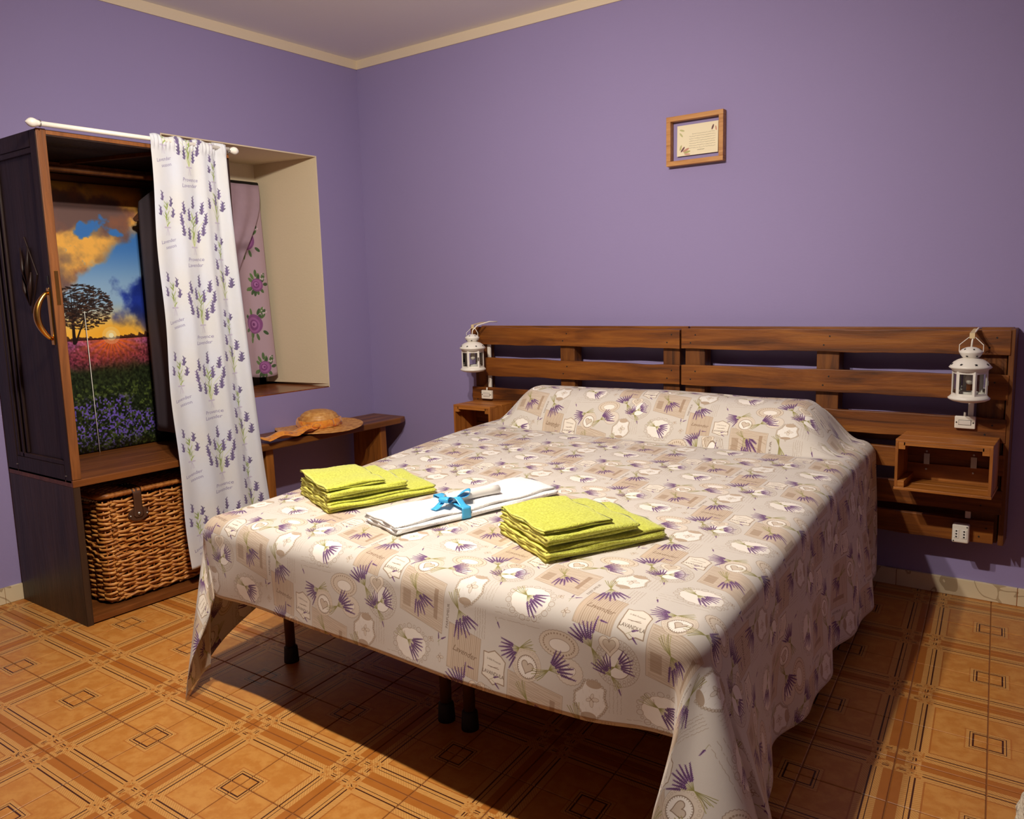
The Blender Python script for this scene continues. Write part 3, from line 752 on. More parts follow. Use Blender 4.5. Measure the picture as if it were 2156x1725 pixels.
# niche: cream plaster lining
t_ = 0.006
lin = struct(obj('trim_3', G().box(ND, -0.0005, NY0, NY0+t_, NZ0, NZ1).box(ND, -0.0005, NY1-t_, NY1, NZ0, NZ1).box(ND, -0.0005, NY0+t_, NY1-t_, NZ1-t_, NZ1)
     .prism([(ND, NY1-t_, NZ0+0.02), (-0.0005, NY1-t_, NZ0+0.02), (ND, NY1-0.07, NZ0+0.02)], (0, 0, NZ1-NZ0-0.026), 2), M['cream']))
ZT = 1.845
struct(obj('trim_4', G().box(ND-0.05, ND+0.004, NY0, NY1, ZT, NZ1).box(ND-0.05, ND+0.004, NY1-0.075, NY1, NZ0+0.02, ZT), M['cream']))
win = struct(obj('window_1', G().box(ND-0.05, ND-0.01, NY0, NY1, NZ0, NZ0+0.05).box(ND-0.05, ND-0.01, NY0, NY1, ZT-0.05, ZT).box(ND-0.05, ND-0.01, NY0, NY0+0.05, NZ0, ZT).box(ND-0.05, ND-0.01, NY1-0.12, NY1-0.076, NZ0, ZT)
     .box(ND-0.05, ND-0.01, -0.81, -0.75, NZ0, ZT), M['wardrobe']))
obj('pane', G().box(ND-0.034, ND-0.030, NY0+0.05, -0.81, NZ0+0.05, ZT-0.05), M['glass'], win); obj('pane', G().box(ND-0.034, ND-0.030, -0.75, NY1-0.12, NZ0+0.05, ZT-0.05), M['glass'], win)
obj('window_sill', G().box(ND, 0.0, NY0+t_, NY1-t_, NZ0, NZ0+0.006), M['sill'], win)
# plastered head of the niche stands cream below its lintel
rod = obj('window_rod', G().tube([(-0.425, -1.18, 1.832), (-0.425, -0.41, 1.832)], 0.014, 10), M['dark'], smooth=True)
recenter(rod); tag(rod, 'dark rod carrying the rose curtain inside the window niche', 'curtain rod')
def rose_cloth(u, v):
    y = -0.80+0.375*u; z = 1.825-1.065*v
    x = -0.400+0.045*v+0.012*math.sin(u*15+0.6*math.sin(v*3))*(0.4+0.6*v)
    return (x, y+0.012*v*u, z+0.012*math.sin(u*6)*v)
rc = obj('window_curtain', G().grid(rose_cloth, 60, 50, lambda u, v: (u*0.46/0.46, -v*1.06/0.46)), M['roses'], smooth=True, solid=0.0015)
recenter(rc); tag(rc, 'mauve window curtain printed with purple roses and green leaves', 'curtain')
def voile(u, v):
    # gathered voile, full width at the rod, swept to the side lower down
    w_ = 0.42-0.22*S(v, 0.05, 0.55)+0.05*S(v, 0.6, 1.0)
    return (-0.372+0.05*v+0.010*math.sin(u*26+v*2)*(0.35+0.65*v), -0.86+w_*u, 1.822-1.12*v)
vc = obj('window_voile', G().grid(voile, 80, 40), M['sheer'], smooth=True, solid=0.001)
recenter(vc); tag(vc, 'plain gathered mauve voile hanging over the rose curtain in the niche', 'curtain')

# ================================================================== WARDROBE
WX, WY0, WY1 = 0.534, -2.023, -1.262
wr = thing('wardrobe', 'tall dark wooden open wardrobe with carved side panel and brass handle', 'wardrobe', (0.27, -1.64, 0))
# upper side panel, built like an old door: stiles, rails, sunk field, carved lozenge
sp_ = obj('side_panel', G().box(0.014, WX-0.006, WY0+0.010, WY0+0.026, 0.545, 1.79), M['wardrobe'], wr)
for (a, b, c_, d) in ((0.012, 0.10, 0.545, 1.79), (0.485, WX-0.004, 0.545, 1.79), (0.10, 0.485, 0.545, 0.608), (0.10, 0.485, 1.735, 1.79)):
    obj('panel_frame', G().box(a, b, WY0, WY0+0.012, c_, d), M['wardrobe'], sp_, bevel=0.002)
for (a, b, c_, d) in ((0.10, 0.122, 0.608, 1.735), (0.15, 0.165, 0.608, 1.735), (0.19, 0.20, 0.628, 1.715), (0.122, 0.485, 0.608, 0.626), (0.122, 0.485, 1.715, 1.735)):
    obj('moulding', G().box(a, b, WY0+0.002, WY0+0.012, c_, d), M['wardrobe'], sp_, bevel=0.003)
cx, cz = 0.345, 1.30
loz = G().prism([(cx, WY0+0.006, cz+0.14), (cx+0.075, WY0+0.006, cz), (cx, WY0+0.006, cz-0.14), (cx-0.075, WY0+0.006, cz)], (0, 0.006, 0), 1)
lz = obj('carved_lozenge', loz, M['wardrobe'], sp_, bevel=0.004)
for sg in (-1, 1):
    for (z0, z1, q) in ((cz-0.11, cz+0.01, 0.035), (cz-0.05, cz+0.10, 0.03)):
        g = G(); g.tube([(cx, WY0+0.005, z0), (cx+sg*q*0.6, WY0-0.001, (z0+z1)/2), (cx+sg*q, WY0+0.004, z1)], [0.002, 0.008, 0.002], 8)
        obj('carved_leaf', g, M['wardrobe'], lz, smooth=True)
obj('panel_edge', G().box(WX-0.004, WX+0.002, WY0+0.001, WY0+0.034, 0.557, 1.792), M['wardrobe_edge'], wr, bevel=0.002)
obj('lock_plate', G().box(WX+0.002, WX+0.004, WY0+0.012, WY0+0.026, 1.19, 1.31), M['brass'], wr, bevel=0.001)
hd = G(); hp = []
for i in range(25):
    t = i/24; hp.append((0.510, WY0-0.004-0.044*math.sin(PI*t)**0.7-0.0, 1.070+0.165*t))
hd.tube(hp, [0.0065+0.005*math.sin(PI*i/24) for i in range(25)], 10)
hn = obj('handle', hd, M['brass'], wr, smooth=True, label='polished brass bow handle')
obj('handle_plate', G().box(0.500, 0.520, WY0-0.004, WY0, 1.05, 1.25), M['brass'], hn, bevel=0.001)
obj('key_escutcheon', G().lathe([(0.012, 0), (0.012, 0.004)], 16, (0, 0, 0)).__class__().box(0.503, 0.517, WY0-0.003, WY0, 1.262, 1.292), M['dark'], hn, bevel=0.001)
obj('side_panel', G().box(0.014, WX, WY1-0.022, WY1, 0.545, 1.79), M['wardrobe'], wr)
obj('top_board', G().box(0.012, WX, WY0+0.034, WY1, 1.768, 1.79), M['wardrobe'], wr, bevel=0.002)
obj('top_edge', G().box(WX-0.004, WX+0.002, WY0+0.034, WY1, 1.774, 1.788), M['wardrobe_edge'], wr, bevel=0.001)
obj('back_board', G().box(0.006, 0.014, WY0+0.02, WY1, 0.0, 1.79), M['wardrobe'], wr)
obj('back_rail', G().box(0.014, 0.034, WY0+0.05, WY1-0.02, 1.725, 1.766), M['wardrobe_edge'], wr, bevel=0.002)
obj('back_rail', G().box(0.014, 0.028, WY0+0.05, WY1-0.02, 1.690, 1.722), M['wardrobe_shelf'], wr, bevel=0.002)
obj('ceiling_batten', G().prism([(0.05, -1.72, 1.755), (0.50, -1.58, 1.755), (0.50, -1.56, 1.755), (0.05, -1.70, 1.755)], (0, 0, 0.013), 2), M['wardrobe_shelf'], wr)
obj('hanging_rail', G().tube([(0.30, WY0+0.05, 1.70), (0.30, WY1-0.022, 1.70)], 0.011, 10), M['wardrobe_edge'], wr, smooth=True)
obj('shelf', G().box(0.014, WX+0.004, WY0, WY1, 0.530, 0.556), M['wardrobe_shelf'], wr, bevel=0.002)
obj('box_side', G().box(0.014, WX, WY0, WY0+0.024, 0.0, 0.530), M['wardrobe_box'], wr, bevel=0.0015)
obj('box_edge', G().box(WX, WX+0.002, WY0+0.001, WY0+0.024, 0.0, 0.530), M['wardrobe_box'], wr)
obj('box_side', G().box(0.014, WX, WY1-0.024, WY1, 0.0, 0.530), M['wardrobe_box'], wr, bevel=0.0015)
obj('box_bottom', G().box(0.014, WX, WY0+0.024, WY1-0.024, 0.006, 0.028), M['wardrobe_shelf'], wr, bevel=0.001)
for z in (0.575, 0.60): pass
for (x, z) in ((0.10, 0.575), (0.495, 0.570)): obj('screw', G().lathe([(0.004, 0), (0.004, 0.002)], 10, (x, WY0-0.001, z)), M['steel'], wr)

po = obj('printed_backdrop', G().grid(lambda u, v: (0.040+0.004*math.sin(v*5), -1.955+0.645*u, 0.560+1.13*v), 6, 24, lambda u, v: (-0.02+1.02*u, 0.0+1.0*v)), M['field'], smooth=True, solid=0.002)
# show the picture between the side panel and the curtain
ul = po.data.uv_layers[0]
for l in po.data.loops:
    co = po.data.vertices[l.vertex_index].co; ul.data[l.index].uv = ((co.y+1.800)/0.455*1.0, (co.z-0.560)/1.13*0.985+0.005)
recenter(po); tag(po, 'printed backdrop of a sunset over a lavender field inside the wardrobe', 'picture')
pc = obj('pull_cord', G().tube([(0.060, -1.685, 1.16), (0.062, -1.683, 0.80), (0.062, -1.680, 0.557)], 0.0016, 6), M['white'], smooth=True)
recenter(pc); tag(pc, 'thin white cord hanging in front of the sunset backdrop', 'cord')
hg = thing('coat_hanger', 'wooden coat hanger on the wardrobe rail beside the lavender curtain', 'hanger', (0.30, -1.455, 1.5))
obj('shoulder_bar', G().tube([(0.115, -1.455, 1.545), (0.20, -1.455, 1.585), (0.30, -1.455, 1.612), (0.40, -1.455, 1.585), (0.485, -1.455, 1.545)], 0.011, 10), M['frame_wood'], hg, smooth=True)
obj('crossbar', G().tube([(0.125, -1.455, 1.545), (0.475, -1.455, 1.545)], 0.006, 8), M['frame_wood'], hg, smooth=True)
obj('hook', G().tube([(0.30, -1.455, 1.615), (0.30, -1.455, 1.66)]+[(0.30+0.015*math.sin(a), -1.455, 1.693+0.016*math.cos(a)) for a in np.linspace(PI, 0, 10)], 0.002, 6), M['steel'], hg, smooth=True)
def gar(u, v):
    a = 2*PI*u; wd = 0.185*(0.93+0.07*S(v, 0, 0.06)); dp = 0.020
    cx_ = max(-1, min(1, 1.25*math.cos(a)))
    return (0.345+wd*cx_, -1.455+dp*math.sin(a)+0.003*math.sin(9*a)*v, 1.66-1.03*v-0.045*abs(cx_)*(1-S(v, 0, 0.1)))
gb = obj('garment_bag', G().grid(gar, 48, 30), M['garment'], smooth=True, solid=0.002)
recenter(gb); tag(gb, 'dark grey garment cover hanging in the wardrobe beside the backdrop', 'garment')

# ------------------------------------------------------------------ rod and lavender curtain on the wardrobe front
rd = thing('curtain_rod', 'white curtain rod across the top front of the wardrobe', 'curtain rod', (0.556, -1.64, 1.79))
obj('pole', G().tube([(0.556, -2.02, 1.803), (0.556, -1.27, 1.806)], 0.0085, 12), M['white'], rd, smooth=True)
for y0, y1 in ((-2.015, -2.062), (-1.275, -1.226)):
    obj('finial', G().tube([(0.556, y0+(y1-y0)*t, 1.803) for t in np.linspace(0, 1, 9)], [0.009, 0.010, 0.012, 0.0145, 0.016, 0.0155, 0.013, 0.008, 0.001], 12), M['white'], rd, smooth=True)
    obj('ring_clip', G().tube([(0.556+0.0105*math.cos(a), y0, 1.803+0.0105*math.sin(a)) for a in np.linspace(0, 2*PI, 17)[:-1]], 0.002, 6, closed=True), M['steel'], rd, smooth=True)
def lav(u, v):
    z = 1.822-1.715*v
    yl = -1.622-0.010*math.sin(v*4)+0.004*math.sin(v*19); yr = -1.300+0.030*v+0.085*v*v
    uu = u+0.012*math.sin(v*7+u*5)*v
    y = yl+(yr-yl)*uu
    A = 0.0030+0.0060*S(v, 0.03, 0.5)+0.008*u*u*(1-0.4*v)
    x = 0.560+A*math.sin(u*2*PI*3.1+0.9*math.sin(v*2.2)+0.4)+0.5*A*u*math.sin(u*2*PI*6.3+1.0+v*2)*(1-0.5*v)+0.010*v
    k = S(v, 0.0, 0.012)*(1-S(v, 0.02, 0.05)); x = x*(1-0.0*k)
    if v < 0.03: x += (0.010-0.006*math.cos(u*120))*math.sin(PI*v/0.03)*0.6
    return (x, y, z+0.004*math.sin(u*23)*(1-S(v, 0, 0.03)))
lc = obj('lavender_curtain', G().grid(lav, 130, 170, lambda u, v: (u*0.40/0.40+0.02, 0.62-v*1.715/0.31)), M['lav_curtain'], smooth=True, solid=0.0014)
recenter(lc); tag(lc, 'white curtain printed with lavender bunches hanging down the wardrobe front', 'curtain')

# ------------------------------------------------------------------ wicker basket in the wardrobe foot
BX0, BX1, BY0, BY1, BZ0, BZ1 = 0.085, 0.472, -1.902, -1.36, 0.034, 0.438
bk = thing('wicker_basket', 'woven willow hamper basket with leather strap in the wardrobe foot', 'basket', (0.26, -1.65, 0.028))
def rim(t, inset=0.0, rc=0.03):
    """point on the rounded rectangle outline, t in metres along it"""
    x0, x1, y0, y1 = BX0+inset, BX1-inset, BY0+inset, BY1-inset
    a, b = (y1-y0)-2*rc, (x1-x0)-2*rc; q = PI*rc/2; per = 2*(a+b)+4*q; t %= per
    segs = [('l', a, (x1, y0+rc), (0, 1)), ('c', q, (x1-rc, y1-rc), 0), ('l', b, (x1-rc, y1), (-1, 0)), ('c', q, (x0+rc, y1-rc), PI/2), ('l', a, (x0, y1-rc), (0, -1)), ('c', q, (x0+rc, y0+rc), PI), ('l', b, (x0+rc, y0), (1, 0)), ('c', q, (x1-rc, y0+rc), 1.5*PI)]
    for k, L, p, d in segs:
        if t <= L:
            if k == 'l':
                return (p[0]+d[0]*t, p[1]+d[1]*t), (d[1], -d[0])
            an = d+t/rc; return (p[0]+rc*math.cos(an), p[1]+rc*math.sin(an)), (math.cos(an), math.sin(an))
        t -= L
    return (x1, y0+rc), (1, 0)
PER = 2*((BY1-BY0)-0.06+(BX1-BX0)-0.06)+4*PI*0.03/2
NS = 34                                           # upright stakes round the basket
obj('inner_wall', G().box(BX0+0.012, BX1-0.012, BY0+0.012, BY1-0.012, BZ0, BZ0+0.006), M['wicker_dark'], bk)
st = G()
for i in range(NS):
    (x, y), n = rim(PER*i/NS, 0.004); st.tube([(x, y, BZ0), (x, y, BZ1)], 0.0035, 5)
obj('stakes', st, M['wicker_dark'], bk, smooth=True, kind='stuff')
wv = G(); rows = 40
for rw in range(rows):
    z0 = BZ0+0.008+(BZ1-BZ0-0.016)*rw/(rows-1); mid = 16 <= rw < 25
    path = []; npt = NS*5
    for i in range(npt):
        s = i/5.0; (x, y), n = rim(PER*i/npt, 0.004)
        if mid: amp = 0.0055*math.cos(PI*(s/1.5)+rw*2.1); dz = 0.010*((s*0.5+rw*0.37) % 1.0)-0.005
        else: amp = 0.0072*math.cos(PI*s+PI*(rw % 2)); dz = 0.0032*math.sin(PI*s+rw)
        path.append((x+n[0]*amp, y+n[1]*amp, z0+dz))
    wv.tube(path, 0.0054*(0.85+0.3*((rw*7) % 5)/5), 6, closed=True)
for k in range(9):                                # thick ends poking out of the foot border
    (x, y), n = rim(0.03+0.058*k, 0.0); wv.tube([(x+n[0]*0.004, y, BZ0+0.006), (x+n[0]*0.010, y+0.05, BZ0+0.020), (x+n[0]*0.011, y+0.075, BZ0+0.012)], 0.005, 6)
obj('weave', wv, M['wicker'], bk, smooth=True, kind='stuff')
ld = G()
for k in range(26):
    x = BX0+0.012+(BX1-BX0-0.02)*k/25; pts = []
    for i in range(60): pts.append((x, BY0+0.01+(BY1-BY0-0.02)*i/59, 0.462+0.004*math.cos(PI*i/3+PI*(k % 2))))
    ld.tube(pts, 0.0062, 6)
lid = obj('lid', ld, M['wicker'], bk, smooth=True, kind='stuff')
bd = G()
npt = 260
bd.tube([(rim(PER*i/npt, -0.004)[0][0], rim(PER*i/npt, -0.004)[0][1], 0.459) for i in range(npt)], [0.0105+0.0016*math.sin(i*2.6) for i in range(npt)], 8, closed=True)
obj('lid_binding', bd, M['wicker_dark'], lid, smooth=True)
ln = G()
lt0 = PER-0.20
ln.tube([(rim(lt0+0.19*i/60, -0.003)[0][0], rim(lt0+0.19*i/60, -0.003)[0][1], 0.441+0.002*math.sin(i)) for i in range(60)], [0.006*min(1, (59-i)/30+0.1) for i in range(60)], 6)
obj('liner', ln, M['liner'], bk, smooth=True)
ys = -1.762
sg_ = G()
path = [(BX1-0.10, 0.472), (BX1-0.02, 0.472), (BX1+0.010, 0.466), (BX1+0.0165, 0.450), (BX1+0.0165, 0.385), (BX1+0.0165, 0.352)]
def strap_fn(u, v):
    i = min(len(path)-2, int(v*(len(path)-1))); q = v*(len(path)-1)-i
    x = path[i][0]+(path[i+1][0]-path[i][0])*q; z = path[i][1]+(path[i+1][1]-path[i][1])*q
    wd = 0.020-0.004*math.sin(PI*S(v, 0.4, 0.95)); wd *= (1.0 if v < 0.97 else 0.7)
    return (x, ys+(u-0.5)*2*wd, z)
stp = obj('strap', sg_.grid(strap_fn, 6, 40), M['leather'], bk, smooth=True, solid=0.003, label='brown leather strap')
obj('strap_base', G().prism([(BX1+0.010, ys+0.042*math.cos(a), 0.366+0.028*math.sin(a)) for a in np.linspace(0, 2*PI, 17)[:-1]], (0.005, 0, 0), 0), M['leather'], bk, bevel=0.001)
for (y, z, x, r_) in ((ys, 0.368, BX1+0.018, 0.006), (ys-0.034, 0.362, BX1+0.015, 0.0035), (ys+0.034, 0.362, BX1+0.015, 0.0035)):
    obj('rivet', G().tube([(x, y, z), (x+0.004, y, z)], r_, 10), M['steel'], stp, smooth=True)
for dy in (-0.012, 0, 0.012): obj('rivet', G().tube([(BX1-0.07, ys+dy, 0.473), (BX1-0.07, ys+dy, 0.477)], 0.003, 8), M['steel'], stp, smooth=True)

# ================================================================== BENCH AND HAT
bn = thing('bench', 'low brown wooden bench along the window wall under the niche', 'bench', (0.16, -0.61, 0))
top = [(0.016, -1.215), (0.300, -1.215), (0.300, -0.085), (0.275, -0.022), (0.016, -0.016)]
obj('seat', G().prism([(x, y, 0.468) for x, y in top], (0, 0, 0.032), 2), M['bench'], bn, bevel=0.005)
for y in (-0.215, -0.985):
    obj('leg', G().prism([(0.035, y, 0), (0.275, y, 0), (0.265, y, 0.467), (0.045, y, 0.467)], (0, 0.045, 0), 1), M['bench_leg'], bn, bevel=0.004)

HX, HY, HZ = 0.165, -0.560, 0.507
ht = thing('straw_hat', 'round straw sun hat with orange scarf lying on the bench', 'hat', (HX, HY, HZ))
pr = [(0.0, 0.092), (0.030, 0.091), (0.058, 0.086), (0.080, 0.076), (0.094, 0.062), (0.102, 0.044), (0.107, 0.024), (0.110, 0.008)]
prof = []
for i in range(len(pr)-1):
    for k in range(6):
        t = k/6; r_ = pr[i][0]+(pr[i+1][0]-pr[i][0])*t; z_ = pr[i][1]+(pr[i+1][1]-pr[i][1])*t
        b = 0.0030*abs(math.sin((i*6+k)*PI/6)); prof.append((max(1e-6, r_+b*0.8), z_+b*0.6))
obj('crown', G().lathe(prof, 48, (HX, HY, HZ), cap=False), M['straw'], ht, smooth=True, solid=0.003, offset=-1)
bp = [(0.108+0.122*t, 0.010-0.006*math.sin(PI*t)-0.004*t+0.0008*math.sin(t*60)) for t in np.linspace(0, 1, 40)]
br = G().lathe(bp, 64, (HX, HY, HZ), cap=False)
br.v = [(x, y, z+0.010*max(0, (y-HY))/0.22-0.004*max(0, x-HX)/0.22) for x, y, z in br.v]
obj('brim', br, M['straw'], ht, smooth=True, solid=0.003)
sf = G()
def band(u, v):
    a = 2*PI*u; r_ = 0.1115+0.006*math.sin(PI*v)+0.0025*math.sin(a*9+v*6); return (HX+r_*math.cos(a), HY+r_*math.sin(a), HZ+0.010+0.040*v+0.004*math.sin(a*2+1))
sc_ = obj('scarf', sf.grid(band, 72, 8), M['scarf'], ht, smooth=True, solid=0.003, label='orange patterned scarf')
def tail(u, v):
    # knot at the front of the crown, tail running along the seat edge
    y = HY-0.085-0.36*v; wd = 0.045+0.070*S(v, 0.05, 0.3)
    x = HX+0.070+0.030*math.sin(v*2.5)+0.02*v+(u-0.5)*wd; z = HZ+0.020+0.011*math.sin(v*13+u*4)*(1-0.3*v)-0.006*v+0.004*math.cos(u*PI*2)
    return (x, y, max(z, HZ+0.004))
obj('scarf_tail', G().grid(tail, 10, 46), M['scarf'], sc_, smooth=True, solid=0.0025)
kn = G().lathe([(0.0001, -0.014), (0.014, -0.010), (0.020, 0.0), (0.014, 0.010), (0.0001, 0.014)], 16, (HX+0.082, HY-0.088, HZ+0.028))
kn.v = [(x, HY-0.088+(y-HY+0.088)*1.3, z) for x, y, z in kn.v]
obj('scarf_knot', kn, M['scarf'], sc_, smooth=True)

# ================================================================== BED
BED_YF, BED_YH, ZF = -1.990, -0.140, 0.548
def xL(y): return 1.395-0.10*(y+2.03)
def xR(y): return 2.915-0.066*(y+2.03)
def ztop(y): return ZF+0.052*S(y, -1.95, -0.45)
mt = G()
ny = 20
def mat_fn(lo, hi):
    vs, fs = [], []
    for i in range(ny+1):
        y = BED_YF+0.01+(BED_YH-BED_YF-0.02)*i/ny
        for x in (xL(y)+0.005, xR(y)-0.005):
            vs += [(x, y, lo), (x, y, ztop(y)-hi)]
    for i in range(ny):
        a = i*4; b = a+4
        fs += [(a, b, b+1, a+1), (a+2, a+3, b+3, b+2), (a+1, b+1, b+3, a+3), (a, a+2, b+2, b)]
    fs += [(0, 1, 3, 2), (ny*4, ny*4+2, ny*4+3, ny*4+1)]
    return vs, fs
mt.add(*mat_fn(0.365, 0.016))
mo = obj('mattress', mt, M['mattress'], bevel=0.02, seg=3); recenter(mo); tag(mo, 'pale mattress covered by the lavender print bedspread', 'mattress')
for half, (a0, a1, lab) in enumerate(((0.0, 0.492, 'single bed base with bronze tube legs on the window side of the bed'), (0.508, 1.0, 'single bed base with bronze tube legs on the open floor side of the bed'))):
    def bx(f, y): return xL(y)+(xR(y)-xL(y))*f
    yf, yh = -1.90, -0.16
    ym = -1.03
    bb = thing('bed_base', lab, 'bed base', (bx((a0+a1)/2, ym), ym, 0), 'bed bases under the mattress')
    fr_ = G()
    for f in (a0+0.012, a1-0.012): fr_.prism([(bx(f, yf)-0.016, yf, 0.325), (bx(f, yf)+0.016, yf, 0.325), (bx(f, yf)+0.016, yf, 0.362), (bx(f, yf)-0.016, yf, 0.362)], (bx(f, yh)-bx(f, yf), yh-yf, 0), 1)
    for y in (yf, yh): fr_.box(bx(a0+0.012, y), bx(a1-0.012, y), y-0.016, y+0.016, 0.325, 0.362)
    obj('frame', fr_, M['tube'], bb)
    for k in range(14):
        y = yf+0.08+(yh-yf-0.16)*k/13; obj('slat', G().box(bx(a0+0.03, y), bx(a1-0.03, y), y-0.03, y+0.03, 0.350, 0.360), M['frame_wood'], bb)
    for y in (-1.785, -0.30):
        for f in ((a0+0.028, a1-0.020) if half == 0 else (a0+0.020, a1-0.028)):
            x = bx(f, y); yb = y
            sw = 0.035 if y < -1 else -0.03
            lg = obj('leg', G().tube([(x, yb, 0.03), (x+0.004, yb+0.0-sw*0.2, 0.330)], 0.0165, 14), M['tube'], bb, smooth=True)
            obj('rubber_foot', G().lathe([(0.0245, 0), (0.0245, 0.006), (0.022, 0.05), (0.0175, 0.056)], 16, (x, yb, 0.0)), M['rubber'], lg, smooth=True)

# the bedspread: a flat sheet laid over the bed, folded over its edges and gathered at the corners
OL, OR_, OF, R0 = 0.52, 0.52, 0.262, 0.055
def shoulder(d):
    q = R0*PI/2
    if d <= 0: return 0.0, 0.0, 0.0
    if d < q: a = d/R0; return R0*math.sin(a), R0*(1-math.cos(a)), 0.0
    return R0, R0, d-q
def corner_dir(t, right):
    """cone of loose cloth at a foot corner: outward slope and heading (0 = foot, 90 = side)"""
    if right:
        t1 = 0.56; kap = 0.50; th0 = -11.0
        if t < t1: return kap*math.sin(PI/2*t/t1)**1.2, math.radians(th0)
        q = (t-t1)/(1-t1)
        return kap*(1-0.42*S(q, 0.5, 1.0))*(1-0.08*math.sin(q*PI*2.0)**2), math.radians(th0+(90-th0)*(0.25*q+0.75*S(q)))
    kap = 0.27
    p = S(t, 0, 0.30)*(1-0.72*S(t, 0.72, 1.0))*(1+0.25*math.sin(2*PI*2.2*t-0.4))
    return kap*p, math.radians(-80+86*S(t, 0.12, 0.98))
def pillow(x, y, fx):
    ex = S(fx, 0.005, 0.125)**0.8*(1-S(fx, 0.885, 1.0)**1.15)
    yc = -0.50-0.055*(fx-0.4)          # crease in front of the pillows
    t = (y-yc)/0.17
    if t <= 0: fy = -0.012*math.exp(-(t/0.25)**2)/0.165
    elif t < 1: fy = math.sin(PI/2*t)**0.72
    else: fy = 1-0.25*S(y, -0.28, -0.14)
    sag = 1-0.02*math.sin(fx*9)
    return 0.162*ex*fy*sag
def wr_noise(a, b):
    return 0.5*math.sin(a*5.1+1.3*math.sin(b*3.7))+0.3*math.sin(b*7.3+a*3.1+0.7)+0.2*math.sin(a*13.0-b*9.0)
def cover(xl, yl):
    """xl: 0..1 across plus overhang in metres outside; yl: metres from the foot edge"""
    side = 0
    yb = BED_YF+max(0.0, yl); a = 0.0
    if xl[0] < 0: a = -xl[0]*(0.58+0.42*math.exp(-max(0.0, yl)/0.22)); side = -1
    elif xl[1] > 0: a = xl[1]*(0.93+0.11*S(yl, 0.0, 1.5)); side = 1
    fx = min(1, max(0, xl[2])); b = max(0.0, -yl)
    x = xL(yb)+(xR(yb)-xL(yb))*fx; z = ztop(yb)+pillow(x, yb, fx)
    if a == 0 and b == 0:
        ed = min(fx, 1-fx)*1.55
        return (x, yb, z+0.0022*wr_noise(x*2, yb*2)-0.004*S(0.10-ed, 0, 0.1)-0.004*S(0.10-(yb-BED_YF), 0, 0.1))
    zt = z-0.004
    if a > 0 and b == 0:
        h, w_, q = shoulder(a)
        v = yl
        if side > 0: sl = 0.255*math.exp(-v/0.20)+0.075*math.exp(-((v-1.25)/0.5)**2)+0.035
        else: sl = 0.27*0.28*0.9*math.exp(-v/0.25)+0.03
        rip = (0.018*math.sin(v*9.5+0.8)+0.010*math.sin(v*21+q*4))*S(q, 0.0, 0.35)
        o = h+q*sl+rip
        return (x+side*o, yb+0.004*math.sin(v*15)*q, zt-w_-q*math.sqrt(max(0, 1-sl*sl)))
    if b > 0 and a == 0:
        h, w_, q = shoulder(b)
        s = fx*1.55
        rip = (0.010*math.sin(s*5.0+2.4)+0.012*math.sin(s*11+q*10+0.5)*math.exp(-s/0.5))*S(q, 0.0, 0.2)*S(fx, 0.0, 0.06)*(1-S(fx, 0.94, 1.0))
        sl = 0.10*math.sin(PI*min(1, fx*1.0))
        return (x+0.010*math.sin(s*7)*q, yb-(h+q*sl+rip), zt-w_-q*math.sqrt(1-sl*sl)+0.022*S(fx, 0.86, 1.0)*S(q, 0, 0.2))
    rho = math.hypot(a, b); ph = math.atan2(a, b); t = ph/(PI/2)
    h, w_, q = shoulder(rho)
    kp, th = corner_dir(t, side > 0)
    n0 = (math.sin(ph)*side, -math.cos(ph)); n1 = (math.sin(th)*side, -math.cos(th))
    zz = zt-w_-q*math.sqrt(max(0.0, 1-kp*kp))+0.022*(1-S(t, 0, 0.3))*S(q, 0, 0.2)
    px, py = x+h*n0[0]+q*kp*n1[0], yb+h*n0[1]+q*kp*n1[1]
    if zz < 0.006:
        ex_ = 0.006-zz; zz = 0.006; px -= 0.35*ex_*n1[0]; py -= 0.35*ex_*n1[1]
    return (px, py, zz)
def cover_mesh():
    WID = 1.53
    cols = [(-OL+OL*i/44, 0, 0) for i in range(44)]+[(0, 0, i/150) for i in range(151)]+[(0, OR_*i/47, 1) for i in range(1, 48)]
    rows_ = [-OF+OF*j/27 for j in range(27)]+[(BED_YH-BED_YF)*j/200 for j in range(201)]
    um = [c_[0] if c_[0] < 0 else (WID+c_[1] if c_[1] > 0 else c_[2]*WID) for c_ in cols]
    P = np.array([[cover(c_, r_) for c_ in cols] for r_ in rows_], np.float64)
    mid = P[:, len(cols)//2]; dv = np.concatenate([[0], np.cumsum(np.linalg.norm(np.diff(mid, axis=0), axis=1))])
    j0 = 27; vm = dv-dv[j0]
    g = G(); g.v = [tuple(p) for p in P.reshape(-1, 3)]; nc = len(cols)
    g.uv = [((um[i]-0.72)/COV_W, (vm[j]-0.035)/COV_H) for j in range(len(rows_)) for i in range(nc)]
    g.f = [(j*nc+i, j*nc+i+1, (j+1)*nc+i+1, (j+1)*nc+i) for j in range(len(rows_)-1) for i in range(nc-1)]
    return g
cvr = obj('bedspread', cover_mesh(), M['coverlet'], smooth=True, solid=0.0011, offset=1)
recenter(cvr); tag(cvr, 'cream bedspread printed with lavender bouquets and stamps draped over the bed', 'bedspread')

